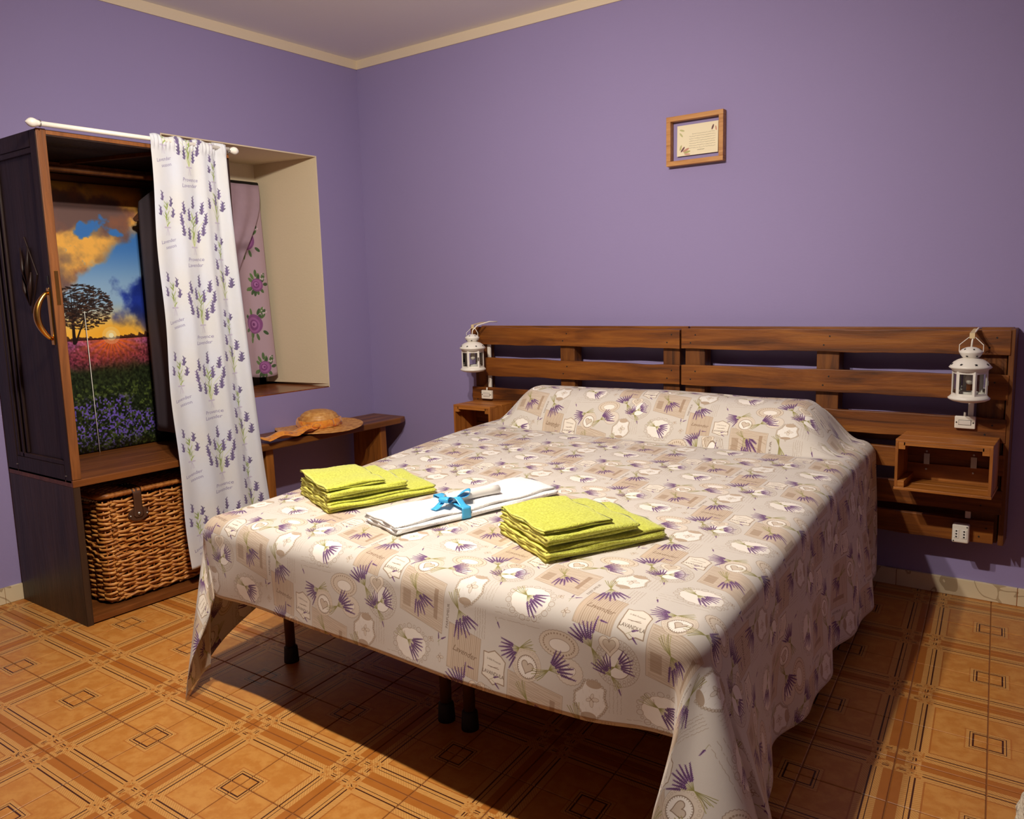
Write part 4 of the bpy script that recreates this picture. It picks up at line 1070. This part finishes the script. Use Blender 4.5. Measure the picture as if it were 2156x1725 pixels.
# ================================================================== TOWELS
def frame2(F, ang):
    c, s = math.cos(ang), math.sin(ang)
    return lambda a, b, z: (F[0]+b*c-a*s, F[1]+b*s+a*c, z)     # b along the length, a across (to the left)
def folded(a0, a1, z0, lay, n, t, flare=0.0, ph=0.0, start=1):
    """closed outline of a cloth folded n times: points (a, z) of a serpentine with thickness t"""
    path = []
    for k in range(n):
        z = z0+lay*(k+0.5); fwd = (k % 2 == 0) == (start > 0)
        A, B = (a0, a1) if fwd else (a1, a0)
        m = 18
        for i in range(m+1):
            q = i/m; aa = A+(B-A)*q
            path.append((aa, z))
        if k < n-1:
            r_ = lay/2; sg = 1 if fwd else -1
            for i in range(1, 6):
                an = -PI/2+PI*i/6; path.append((B+sg*r_*math.cos(an), z+r_+r_*math.sin(an)))
    L = []
    m = len(path)
    nor = []
    for i in range(m):
        p, q = path[max(0, i-1)], path[min(m-1, i+1)]; dx, dz = q[0]-p[0], q[1]-p[1]; l = math.hypot(dx, dz) or 1
        nor.append((-dz/l, dx/l))
    up = [(path[i][0]+nor[i][0]*t/2, path[i][1]+nor[i][1]*t/2) for i in range(m)]
    dn = [(path[i][0]-nor[i][0]*t/2, path[i][1]-nor[i][1]*t/2) for i in range(m)]
    return up, dn
def towel(F, ang, a0, a1, b0, b1, zfun, lay, n, t, mat, hem, label, cat, group, start=1, seed=0, drop=0.0, left_lift=0.0):
    fr = frame2(F, ang); up, dn = folded(a0, a1, 0.0, lay, n, t, start=start)
    m = len(up); nb = 34; H = lay*n; r = random.Random(seed); p1, p2, p3 = r.uniform(0, 6), r.uniform(0, 6), r.uniform(0, 6)
    def place(a, z, bq):
        b = b0+(b1-b0)*bq; k = z/H; e = (a-a0)/(a1-a0)
        wob = 0.0024*math.sin(b*33+p1+k*3)+0.0018*math.sin(a*40+p2)+0.0009*(r.random()-0.5)
        endl = 1-S(bq, 0, 0.07); endr = S(bq, 0.90, 1.0)
        puff = 1-0.10*endr*k-0.05*endl
        z2 = zfun(b, a)+z*puff+wob*k+left_lift*endl*k
        b2 = b+0.0035*math.sin(a*50+k*11+p3)*(endl+endr)+drop*endr*0.3*k
        a2 = a+0.0025*math.sin(b*31+k*9+p2)
        return fr(a2, b2, z2)
    g = G(); ring = up+dn[::-1]; M_ = len(ring)
    for j in range(nb+1):
        bq = j/nb
        for (a, z) in ring: g.v.append(place(a, z, bq))
    for j in range(nb):
        for i in range(M_):
            i2 = (i+1) % M_; g.f.append((j*M_+i, (j+1)*M_+i, (j+1)*M_+i2, j*M_+i2))
    for j in (0, nb):
        for i in range(m-1):
            q = (j*M_+i, j*M_+i+1, j*M_+M_-2-i, j*M_+M_-1-i); g.f.append(q if j == 0 else q[::-1])
    base = fr((a0+a1)/2, (b0+b1)/2, 0); zb = min(v[2] for v in g.v)
    root = thing('towel', label, cat, (base[0], base[1], zb), group)
    body = obj('terry_body', g, mat, root, smooth=True)
    # woven hem along the open end
    hm = G(); up2, dn2 = folded(a0, a1, 0.0, lay, n, t*1.22, start=start); rg = up2+dn2[::-1]; M2 = len(rg)
    for bq in (-0.004, 0.024):
        for (a, z) in rg: hm.v.append(place(a, z, bq))
    for i in range(M2):
        i2 = (i+1) % M2; hm.f.append((i, M2+i, M2+i2, i2))
    for i in range(m-1): hm.f.append((i, i+1, M2-2-i, M2-1-i))
    obj('hem', hm, hem, root, smooth=True)
    return root
def bedz(F, ang):
    fr = frame2(F, ang)
    def f(b, a):
        x, y, _ = fr(a, b, 0); return ztop(y)+0.0045
    return f
for si, (F, ang, wA, L3, Hs, where) in enumerate((((2.489, -1.851), math.radians(60.5), 0.270, (0.337, 0.262, 0.190), (0.031, 0.025, 0.012), 'in the stack whose small towel has one flat fold'), ((1.690, -1.825), math.radians(66.5), 0.285, (0.350, 0.255, 0.185), (0.030, 0.024, 0.013), 'in the stack whose small towel curls at its edge'))):
    f0 = bedz(F, ang); z1 = Hs[0]; z2 = Hs[0]+Hs[1]
    sag = lambda L, hh: (lambda b, a: hh*(1-0.0*b))
    nm = ('beside the white towel, nearer the open floor', 'nearer the window wall') if False else None
    wl_ = ('pile farther from the hat bench', 'pile nearer the hat bench')[si]
    towel(F, ang, 0.0, wA, 0.0, L3[0], f0, Hs[0]/4, 4, Hs[0]/4*0.80, M['lime'], M['lime_hem'], 'large lime towel at the bottom of the '+wl_, 'towel', 'lime towels', 1, 1+si*5)
    towel(F, ang, 0.006, wA-0.004, 0.002, L3[1], lambda b, a: f0(b, a)+z1+0.004, Hs[1]/3, 3, Hs[1]/3*0.80, M['lime'], M['lime_hem'], 'medium lime towel in the middle of the '+wl_, 'towel', 'lime towels', 1, 2+si*5)
    towel(F, ang, 0.012, wA-0.012, 0.000, L3[2], lambda b, a: f0(b, a)+z2+0.008+(0.010*S(a, 0.15, 0.28)*(1-S(b, 0, 0.1)) if si else 0), Hs[2]/2, 2, Hs[2]/2*0.80, M['lime'], M['lime_hem'], 'small lime towel on top of the '+wl_, 'towel', 'lime towels', 1, 3+si*5)

FW, AW = (2.020, -1.876), math.radians(72.3)
fz = bedz(FW, AW)
towel(FW, AW, 0.0, 0.176, 0.0, 0.552, fz, 0.0095, 3, 0.0078, M['white_terry'], M['white_terry'], 'long folded white bath mat tied with a blue ribbon on the bed', 'towel', None, -1, 21)
frw = frame2(FW, AW)
rb = thing('ribbon', 'bright blue ribbon tied in a bow round the white towel', 'ribbon', frw(0.09, 0.22, ztop(-1.68)))
zt_ = fz(0.22, 0.05)
def rband(u, v):
    q = u*2*(0.186+0.036); b = 0.205+0.030*v
    A0, A1, Z0, Z1 = -0.010, 0.186, zt_+0.0003, zt_+0.0335
    seg = [(A1-A0), (Z1-Z0), (A1-A0), (Z1-Z0)]; q = u*sum(seg)
    if q < seg[0]: a, z = A0+q, Z1
    elif q < seg[0]+seg[1]: a, z = A1, Z1-(q-seg[0])
    elif q < seg[0]*2+seg[1]: a, z = A1-(q-seg[0]-seg[1]), Z0
    else: a, z = A0, Z0+(q-2*seg[0]-seg[1])
    return frw(a, b+0.02*(a/0.18), z)
obj('band', G().grid(rband, 88, 4), M['ribbon'], rb, smooth=True, solid=0.001)
def loop_fn(ang, ln, tilt):
    def f(u, v):
        a = 2*PI*u; l = ln*(0.5-0.5*math.cos(a)); h_ = 0.013*math.sin(a)*(0.5-0.5*math.cos(a))+0.010*l/ln
        wv_ = (v-0.5)*0.024*(0.5+0.8*l/ln)
        da, db = math.cos(ang), math.sin(ang)
        return frw(0.064+l*da-wv_*db, 0.222+l*db+wv_*da, zt_+0.046+h_+tilt*l)
    return f
obj('bow_loop', G().grid(loop_fn(2.2, 0.050, 0.18), 28, 4), M['ribbon'], rb, smooth=True, solid=0.001)
obj('bow_loop', G().grid(loop_fn(3.6+0.6, 0.060, -0.05), 28, 4), M['ribbon'], rb, smooth=True, solid=0.001)
def tail_fn(ang, ln):
    def f(u, v):
        l = ln*u; wv_ = (v-0.5)*0.022
        da, db = math.cos(ang), math.sin(ang)
        return frw(0.064+l*da-wv_*db, 0.222+l*db+wv_*da, zt_+0.046-0.008*u+0.008*math.sin(u*5))
    return f
obj('bow_tail', G().grid(tail_fn(4.45, 0.085), 12, 4), M['ribbon'], rb, smooth=True, solid=0.001)
obj('bow_tail', G().grid(tail_fn(3.05, 0.055), 12, 4), M['ribbon'], rb, smooth=True, solid=0.001)
k0 = frw(0.064, 0.222, zt_+0.046)
obj('knot', G().lathe([(0.0001, -0.008), (0.008, -0.006), (0.011, 0), (0.008, 0.007), (0.0001, 0.009)], 12, k0), M['ribbon'], rb, smooth=True)
def roll(u, v):
    a = u*2*PI*1.6; r_ = 0.0135-0.003*u; b = 0.195+0.185*v
    return frw(0.062+r_*math.cos(a), b, zt_+0.0355+0.0115+r_*math.sin(a))
sr = obj('paper_scroll', G().grid(roll, 60, 6), M['paper'], smooth=True, solid=0.0005); recenter(sr)
tag(sr, 'rolled sheet of white paper tucked under the blue ribbon', 'scroll')

# ================================================================== PALLET HEADBOARD
PY = -0.116
ZS = [(0.930, 1.016), (0.772, 0.860), (0.622, 0.706), (0.500, 0.576), (0.362, 0.450), (0.248, 0.331)]
for hi, (x0, x1, st_x, lab) in enumerate(((0.862, 2.029, [(0.870, 0.945), (1.398, 1.478), (1.941, 2.020)], 'brown stained pallet headboard half towards the window wall'), (2.037, 3.262, [(2.046, 2.136), (2.604, 2.690), (3.165, 3.252)], 'brown stained pallet headboard half with the crate shelf and wall socket'))):
    pl = thing('pallet_headboard', lab, 'headboard', ((x0+x1)/2, -0.07, 0.248), 'pallet headboard')
    for k, (z0, z1) in enumerate(ZS):
        sk = 0.006*math.sin(k*2.3+hi*1.7)
        a, b = x0, x1
        if hi == 1 and k == 5: b = x1-0.020
        if hi == 0 and k == 1: a = x0+0.088
        if hi == 0 and k == 0: a = x0+0.0
        g = G(); n = 24
        for i in range(n+1):
            q = i/n; xx = a+(b-a)*q; e = 0.0015*math.sin(q*17+k*3+hi)+0.001*math.sin(q*41+k)
            zs0, zs1 = z0+e+sk*0.2*(q-0.5), z1+0.8*e-0.001*math.cos(q*29+k)+(0.004-0.008*q if hi == 0 else 0.0)
            g.v += [(xx, PY, zs0), (xx, PY, zs1), (xx, PY+0.022, zs1), (xx, PY+0.022, zs0)]
        for i in range(n):
            for j in range(4): g.f.append((i*4+j, i*4+(j+1) % 4, i*4+4+(j+1) % 4, i*4+4+j))
        g.f += [(3, 2, 1, 0), (n*4, n*4+1, n*4+2, n*4+3)]
        obj('plank', g, M['pallet'], pl, bevel=0.002)
    for (a, b) in st_x:
        obj('stringer', G().box(a, b, PY+0.0225, -0.026, 0.250, 1.012), M['pallet_v'], pl, bevel=0.003)
    obj('back_board', G().box(x0, x1, -0.0255, -0.004, 0.925, 1.022), M['pallet'], pl, bevel=0.002)
    obj('back_board', G().box(x0, x1, -0.0255, -0.004, 0.585, 0.682), M['pallet'], pl, bevel=0.002)
    obj('back_board', G().box(x0, x1, -0.0255, -0.004, 0.252, 0.345), M['pallet'], pl, bevel=0.002)
    if hi == 1: obj('end_board', G().box(x1-0.006, x1+0.012, PY+0.004, -0.004, 0.248, 1.020), M['pallet_v'], pl, bevel=0.002)
    for (a, b) in st_x:
        for k, (z0, z1) in enumerate(ZS):
            for dz in (0.3, 0.7):
                obj('nail', G().tube([((a+b)/2+0.018*(dz-0.5)*3, PY-0.0012, z0+(z1-z0)*dz), ((a+b)/2+0.018*(dz-0.5)*3, PY+0.003, z0+(z1-z0)*dz)], 0.0032, 8), M['dark'], pl)

def crate(x0, x1, lab, full):
    z0, z1, y0, y1 = 0.456, 0.640, -0.300, PY-0.0005
    t = 0.010
    c = thing('crate_shelf', lab, 'crate', ((x0+x1)/2, (y0+y1)/2, z0), 'wooden crate bedside shelves')
    obj('side', G().box(x0, x0+t, y0, y1, z0+t, z1-t), M['crate_y'], c, bevel=0.0015)
    obj('side', G().box(x1-t, x1, y0, y1, z0+t, z1-t), M['crate_y'], c, bevel=0.0015)
    ym = (y0+y1)/2
    for (a, b) in ((y0, ym-0.002), (ym+0.002, y1)):
        obj('top_plank', G().box(x0, x1, a, b, z1-t, z1), M['crate'], c, bevel=0.0015)
        obj('bottom_plank', G().box(x0-0.002, x1+0.002, a, b, z0, z0+t), M['crate'], c, bevel=0.0015)
    obj('front_rail', G().box(x0+0.026, x1-0.026, y0+0.001, y0+0.010, z1-t-0.012, z1-t), M['crate'], c, bevel=0.001)
    for xa in (x0+t, x1-t-0.022):
        for (za, zb) in ((z1-t-0.026, z1-t), (z0+t, z0+t+0.024)):
            if za < 0.5 and xa > x0+0.1: continue
            obj('corner_block', G().box(xa, xa+0.022, y0+0.001, y1-0.002, za, zb), M['crate'], c, bevel=0.001)
    obj('back_slat', G().box(x0+t, x1-t, y1-0.010, y1, z0+t, z0+0.070), M['crate'], c, bevel=0.001)
    obj('back_slat', G().box(x0+t, x1-t, y1-0.010, y1, z0+0.096, z0+0.128), M['pallet'], c, bevel=0.001)
    if full:
        for xa in (x0+0.065, x1-0.085):
            hk = obj('bracket', G().box(xa, xa+0.019, y1-0.0125, y1-0.0105, z0+0.068, z0+0.108), M['steel'], c)
            for z in (z0+0.050, z0+0.116): obj('screw', G().tube([(xa+0.009, y1-0.014, z), (xa+0.009, y1-0.010, z)], 0.0035, 8), M['steel'], hk)
    return c
crate(2.944, 3.246, 'small open wooden crate shelf fixed to the headboard below the light switch with visible brackets', True)
crate(0.884, 1.116, 'wooden crate shelf half hidden behind the bedspread near the bench', False)

# ------------------------------------------------------------------ lanterns
def star(r1, r2, n=5): return [((r1 if i % 2 == 0 else r2)*math.sin(PI*i/n), (r1 if i % 2 == 0 else r2)*math.cos(PI*i/n)) for i in range(2*n)]
def lantern(cx, cy, zb, lab, rot, dx):
    L = thing('lantern', lab, 'lantern', (cx, cy, zb), 'white hanging lanterns on the headboard')
    c = (cx, cy, zb); k = 1.04
    obj('base', G().lathe([(0.0001, 0.0), (0.030*k, 0.001), (0.050*k, 0.006), (0.061*k, 0.012), (0.063*k, 0.017), (0.058*k, 0.021), (0.054*k, 0.026), (0.0001, 0.026)], 40, c), M['white'], L, smooth=True)
    dm = obj('roof', G().lathe([(0.052*k, 0.108), (0.055*k, 0.116), (0.060*k, 0.119), (0.064*k, 0.123), (0.060*k, 0.128), (0.050*k, 0.141), (0.038*k, 0.149), (0.026*k, 0.1535), (0.022*k, 0.155), (0.0001, 0.155)], 40, c), M['white'], L, smooth=True)
    cp = obj('cap', G().lathe([(0.0215*k, 0.1545), (0.028*k, 0.160), (0.034*k, 0.171), (0.0355*k, 0.174), (0.0345*k, 0.177), (0.026*k, 0.185), (0.014*k, 0.191), (0.0001, 0.193)], 32, c), M['white'], L, smooth=True)
    def put_star(par, r_, z, a, tilt, s):
        pts = []
        n = Vector((math.cos(a)*math.cos(tilt), math.sin(a)*math.cos(tilt), math.sin(tilt))); tx = Vector((-math.sin(a), math.cos(a), 0)); ty = n.cross(tx)
        p0 = Vector((cx+r_*math.cos(a), cy+r_*math.sin(a), zb+z))+n*0.0012
        poly = [tuple(p0+tx*x+ty*y) for x, y in star(s, s*0.45)]
        obj('star_hole', G().prism(poly, tuple(-n*0.0020), 0), M['dark'], par)
    for i in range(8): put_star(dm, 0.0555*k, 0.1345, rot+2*PI*i/8, 0.85, 0.0052)
    for i in range(6): put_star(cp, 0.0290*k, 0.1615, rot+0.35+2*PI*i/6, -0.85, 0.0042); put_star(cp, 0.0265*k, 0.185, rot+2*PI*i/6, 0.95, 0.0036)
    NP = 6; rp = 0.054*k
    for i in range(NP):
        a0 = rot+2*PI*i/NP; a1 = rot+2*PI*(i+1)/NP
        p0 = Vector((cx+rp*math.cos(a0), cy+rp*math.sin(a0), 0)); p1 = Vector((cx+rp*math.cos(a1), cy+rp*math.sin(a1), 0)); d = (p1-p0); ln_ = d.length; d.normalize(); n = Vector((d.y, -d.x, 0))
        def bar(s0, s1, za, zb_):
            q = [p0+d*s0, p0+d*s1, p0+d*s1-n*0.004, p0+d*s0-n*0.004]
            return [tuple(v+Vector((0, 0, za))) for v in q], (0, 0, zb_-za)
        gp = G()
        for (s0, s1, za, zb_) in ((0, 0.0075, zb+0.026, zb+0.110), (ln_-0.0075, ln_, zb+0.026, zb+0.110), (0.0075, ln_-0.0075, zb+0.026, zb+0.033), (0.0075, ln_-0.0075, zb+0.101, zb+0.110)):
            poly, dd = bar(s0, s1, za, zb_); gp.prism(poly, dd, 2)
        pf = obj('door_frame' if i == 0 else 'side_frame', gp, M['white'], L)
        q0, q1 = p0+d*0.0075-n*0.002, p0+d*(ln_-0.0075)-n*0.002
        obj('pane', G().add([(q0.x, q0.y, zb+0.033), (q1.x, q1.y, zb+0.033), (q1.x, q1.y, zb+0.101), (q0.x, q0.y, zb+0.101)], [(0, 1, 2, 3)]), M['glass'], pf)
        if i == 0:
            lt = p0+d*(ln_-0.004)+n*0.003; obj('latch', G().box(lt.x-0.002, lt.x+0.002, lt.y-0.002, lt.y+0.002, zb+0.062, zb+0.078), M['steel'], pf)
    obj('candle_cup', G().lathe([(0.026, 0.027), (0.028, 0.030), (0.028, 0.038), (0.024, 0.038), (0.023, 0.030), (0.0001, 0.029)], 24, c), M['white'], L, smooth=True)
    obj('bulb', G().lathe([(0.0001, 0.062), (0.008, 0.064), (0.013, 0.072), (0.014, 0.082), (0.010, 0.094), (0.010, 0.110), (0.0001, 0.110)], 20, c), M['plastic'], L, smooth=True)
    e = 0.0350*k
    obj('handle', G().tube([(cx-e, cy, zb+0.176), (cx-e, cy, zb+0.199), (cx-0.010, cy+0.01, zb+0.224), (cx+0.010, cy+0.01, zb+0.224), (cx+e, cy, zb+0.199), (cx+e, cy, zb+0.176)], 0.0014, 6), M['white'], L)
    obj('hook_strap', G().grid(lambda u, v: (cx-0.008+0.016*u, *[(cy+0.010-0.004, zb+0.2205), (cy+0.006, zb+0.2380), (PY-0.004, zb+0.2475), (PY+0.02, zb+0.2475)][min(3, int(v*3.999))]), 2, 3), M['strap'], L, smooth=False, solid=0.003)
    obj('cable', G().tube([(cx, cy, zb+0.190), (cx+0.001, cy+0.004, zb+0.212), (cx+dx*0.3, cy+0.02, zb+0.236), (cx+dx*0.7, PY-0.008, zb+0.252), (cx+dx, PY+0.030, zb+0.2495)], 0.0030, 8), M['plastic'], L, smooth=True)
    return L
lantern(3.154, -0.212, 0.772, 'white metal candle lantern hanging on the headboard above the crate with brackets', -1.15, 0.012)
lantern(0.944, -0.205, 0.796, 'white metal candle lantern hanging at the headboard end next to the bench', -1.35, 0.070)

# cable ducts, switches, socket
def duct(x, z0, z1, lab, y=-0.092):
    o = obj('cable_duct', G().box(x-0.009, x+0.009, y, y+0.012, z0, z1), M['plastic'], bevel=0.002); recenter(o); tag(o, lab, 'cable duct')
duct(0.958, 0.700, 0.935, 'white cable duct behind the lantern beside the bench')
duct(3.150, 0.707, 0.770, 'white cable duct behind the lantern above the crate with brackets', -0.106)
duct(3.158, 0.332, 0.360, 'short white cable duct just above the wall socket', -0.106)
def switch(cx, cz, lab):
    w_, h_ = 0.033, 0.022
    s = thing('light_switch', lab, 'switch', (cx, PY, cz-h_), 'light switches on the headboard')
    obj('plate', G().box(cx-w_, cx+w_, PY-0.016, PY-0.0005, cz-h_, cz+h_), M['plastic'], s, bevel=0.003)
    obj('rocker', G().prism([(cx-0.019, PY-0.016, cz-0.008), (cx-0.019, PY-0.016, cz+0.008), (cx-0.019, PY-0.020, cz+0.008), (cx-0.019, PY-0.0175, cz-0.008)], (0.038, 0, 0), 0), M['white'], s, bevel=0.001)
    obj('rocker_gap', G().box(cx-0.0202, cx+0.0202, PY-0.0164, PY-0.016, cz-0.0092, cz+0.0092), M['dark'], s)
    for sg in (-1, 1): obj('screw', G().tube([(cx+sg*0.0265, PY-0.0170, cz), (cx+sg*0.0265, PY-0.0155, cz)], 0.0026, 8), M['dark'], s)
    obj('cable_stub', G().tube([(cx-0.002, PY-0.008, cz+h_-0.001), (cx-0.002, PY-0.006, cz+h_+0.014)], 0.004, 8), M['plastic'], s, smooth=True)
switch(3.136, 0.688, 'ivory rocker light switch on the headboard above the crate with brackets')
switch(0.966, 0.674, 'ivory rocker light switch on the headboard below the lantern near the bench')
cx, cz = 3.142, 0.281
so = thing('wall_socket', 'ivory double wall socket on the lowest headboard plank', 'socket', (cx, PY, cz-0.034))
obj('box', G().box(cx-0.027, cx+0.027, PY-0.030, PY-0.0005, cz-0.034, cz+0.036), M['plastic'], so, bevel=0.006, seg=3)
for sg in (-1, 1):
    md = obj('module', G().box(cx+sg*0.0125-0.0085, cx+sg*0.0125+0.0085, PY-0.0315, PY-0.030, cz-0.016, cz+0.016), M['white'], so, bevel=0.0006)
    for dz in (-0.0105, 0, 0.0105): obj('hole', G().tube([(cx+sg*0.0125, PY-0.0322, cz+dz), (cx+sg*0.0125, PY-0.031, cz+dz)], 0.0029, 10), M['dark'], md)
    obj('screw', G().tube([(cx+sg*0.021, PY-0.0306, cz+sg*0.027), (cx+sg*0.021, PY-0.029, cz+sg*0.027)], 0.0024, 8), M['dark'], so)

# ================================================================== WALL FRAME
fx0, fx1, fz0, fz1, fd = 1.926, 2.184, 1.715, 1.921, -0.034
pf = thing('picture_frame', 'small open pine box frame holding a printed card on the purple wall', 'picture frame', ((fx0+fx1)/2, -0.015, fz0))
obj('frame_bar', G().box(fx0, fx1, fd, -0.001, fz1-0.020, fz1), M['frame_wood'], pf, bevel=0.0015)
obj('frame_bar', G().box(fx0, fx1, fd, -0.001, fz0, fz0+0.020), M['frame_wood'], pf, bevel=0.0015)
obj('frame_bar', G().box(fx0, fx0+0.020, fd, -0.001, fz0+0.020, fz1-0.020), M['frame_wood'], pf, bevel=0.0015)
obj('frame_bar', G().box(fx1-0.020, fx1, fd, -0.001, fz0+0.020, fz1-0.020), M['frame_wood'], pf, bevel=0.0015)
cd = G(); cd.grid(lambda u, v: (1.966+0.186*u, -0.006-0.004*(1-v), 1.755+0.128*v), 4, 4, lambda u, v: (u, v))
obj('card', cd, M['card'], pf, solid=0.0006, label='cream card with handwriting and painted leaves')
for (y, z) in ((-0.026, fz0+0.012), (-0.012, fz0+0.010)): obj('nail', G().tube([(fx1-0.0005, y, z), (fx1+0.0008, y, z)], 0.002, 8), M['dark'], pf)

# ================================================================== POUF at the edge of the view
px_, py_ = 3.738, -1.68
pg = G()
def pfun(u, v):
    a = 2*PI*u; pr_ = math.sin(PI*(0.06+0.88*v))**0.55
    r_ = 0.285*pr_*(1+0.012*math.sin(a*40+v*40)+0.010*math.sin(v*60)); return (px_+r_*math.cos(a), py_+r_*math.sin(a), 0.004+0.33*v)
pg.grid(pfun, 160, 48)
pg.f += [tuple(range(159, -1, -1)), tuple(48*161+i for i in range(160))]
pu = obj('knitted_pouf', pg, M['knit'], smooth=True); recenter(pu); tag(pu, 'cream knitted pouf on the tiles beside the bed', 'pouf')

# ================================================================== CEILING LIGHT (lights the room, above the view)
lx, ly, lz = LAMP
pd = thing('ceiling_light', 'white ceiling light with an added globe and two spot heads', 'lamp', (lx, ly, lz-0.08))
obj('ceiling_plate', G().box(lx-0.22, lx+0.22, ly-0.03, ly+0.03, RZ-0.02, RZ-0.0005), M['white'], pd, bevel=0.004)
obj('fill_globe', G().lathe([(0.0001, -0.05)]+[(0.05*math.sin(t), -0.05*math.cos(t)) for t in np.linspace(0.2, 2.9, 16)], 28, (lx, ly, RZ-0.075)), M['bulb'], pd, smooth=True)  # glowing ball added as fill, lifts the ceiling and upper walls
for k, (dx, tgt) in enumerate(((-0.14, (1.15, -0.55, 0.75)), (0.14, (1.80, -1.55, 0.2)))):
    p = Vector((lx+dx, ly, lz)); d = (Vector(tgt)-p).normalized()
    hd_ = obj('spot_head', G().tube([tuple(p-d*0.085), tuple(p-d*0.08), tuple(p-d*0.03), tuple(p-d*0.012)], [0.018, 0.030, 0.036, 0.040], 20, cap=False), M['white'], pd, smooth=True, solid=0.002)
    obj('spot_arm', G().tube([(p.x, p.y, RZ-0.02), tuple(p-d*0.075)], 0.008, 10), M['white'], hd_, smooth=True)
    ld_ = bpy.data.lights.new('spot_lamp', 'SPOT'); ld_.energy = SPOT_POWER; ld_.color = LAMP_COLOR; ld_.spot_size = math.radians(172); ld_.spot_blend = 1.0; ld_.shadow_soft_size = 0.028
    lo = bpy.data.objects.new('spot_lamp', ld_); COL.objects.link(lo); lo.location = p; lo.rotation_euler = d.to_track_quat('-Z', 'Y').to_euler()
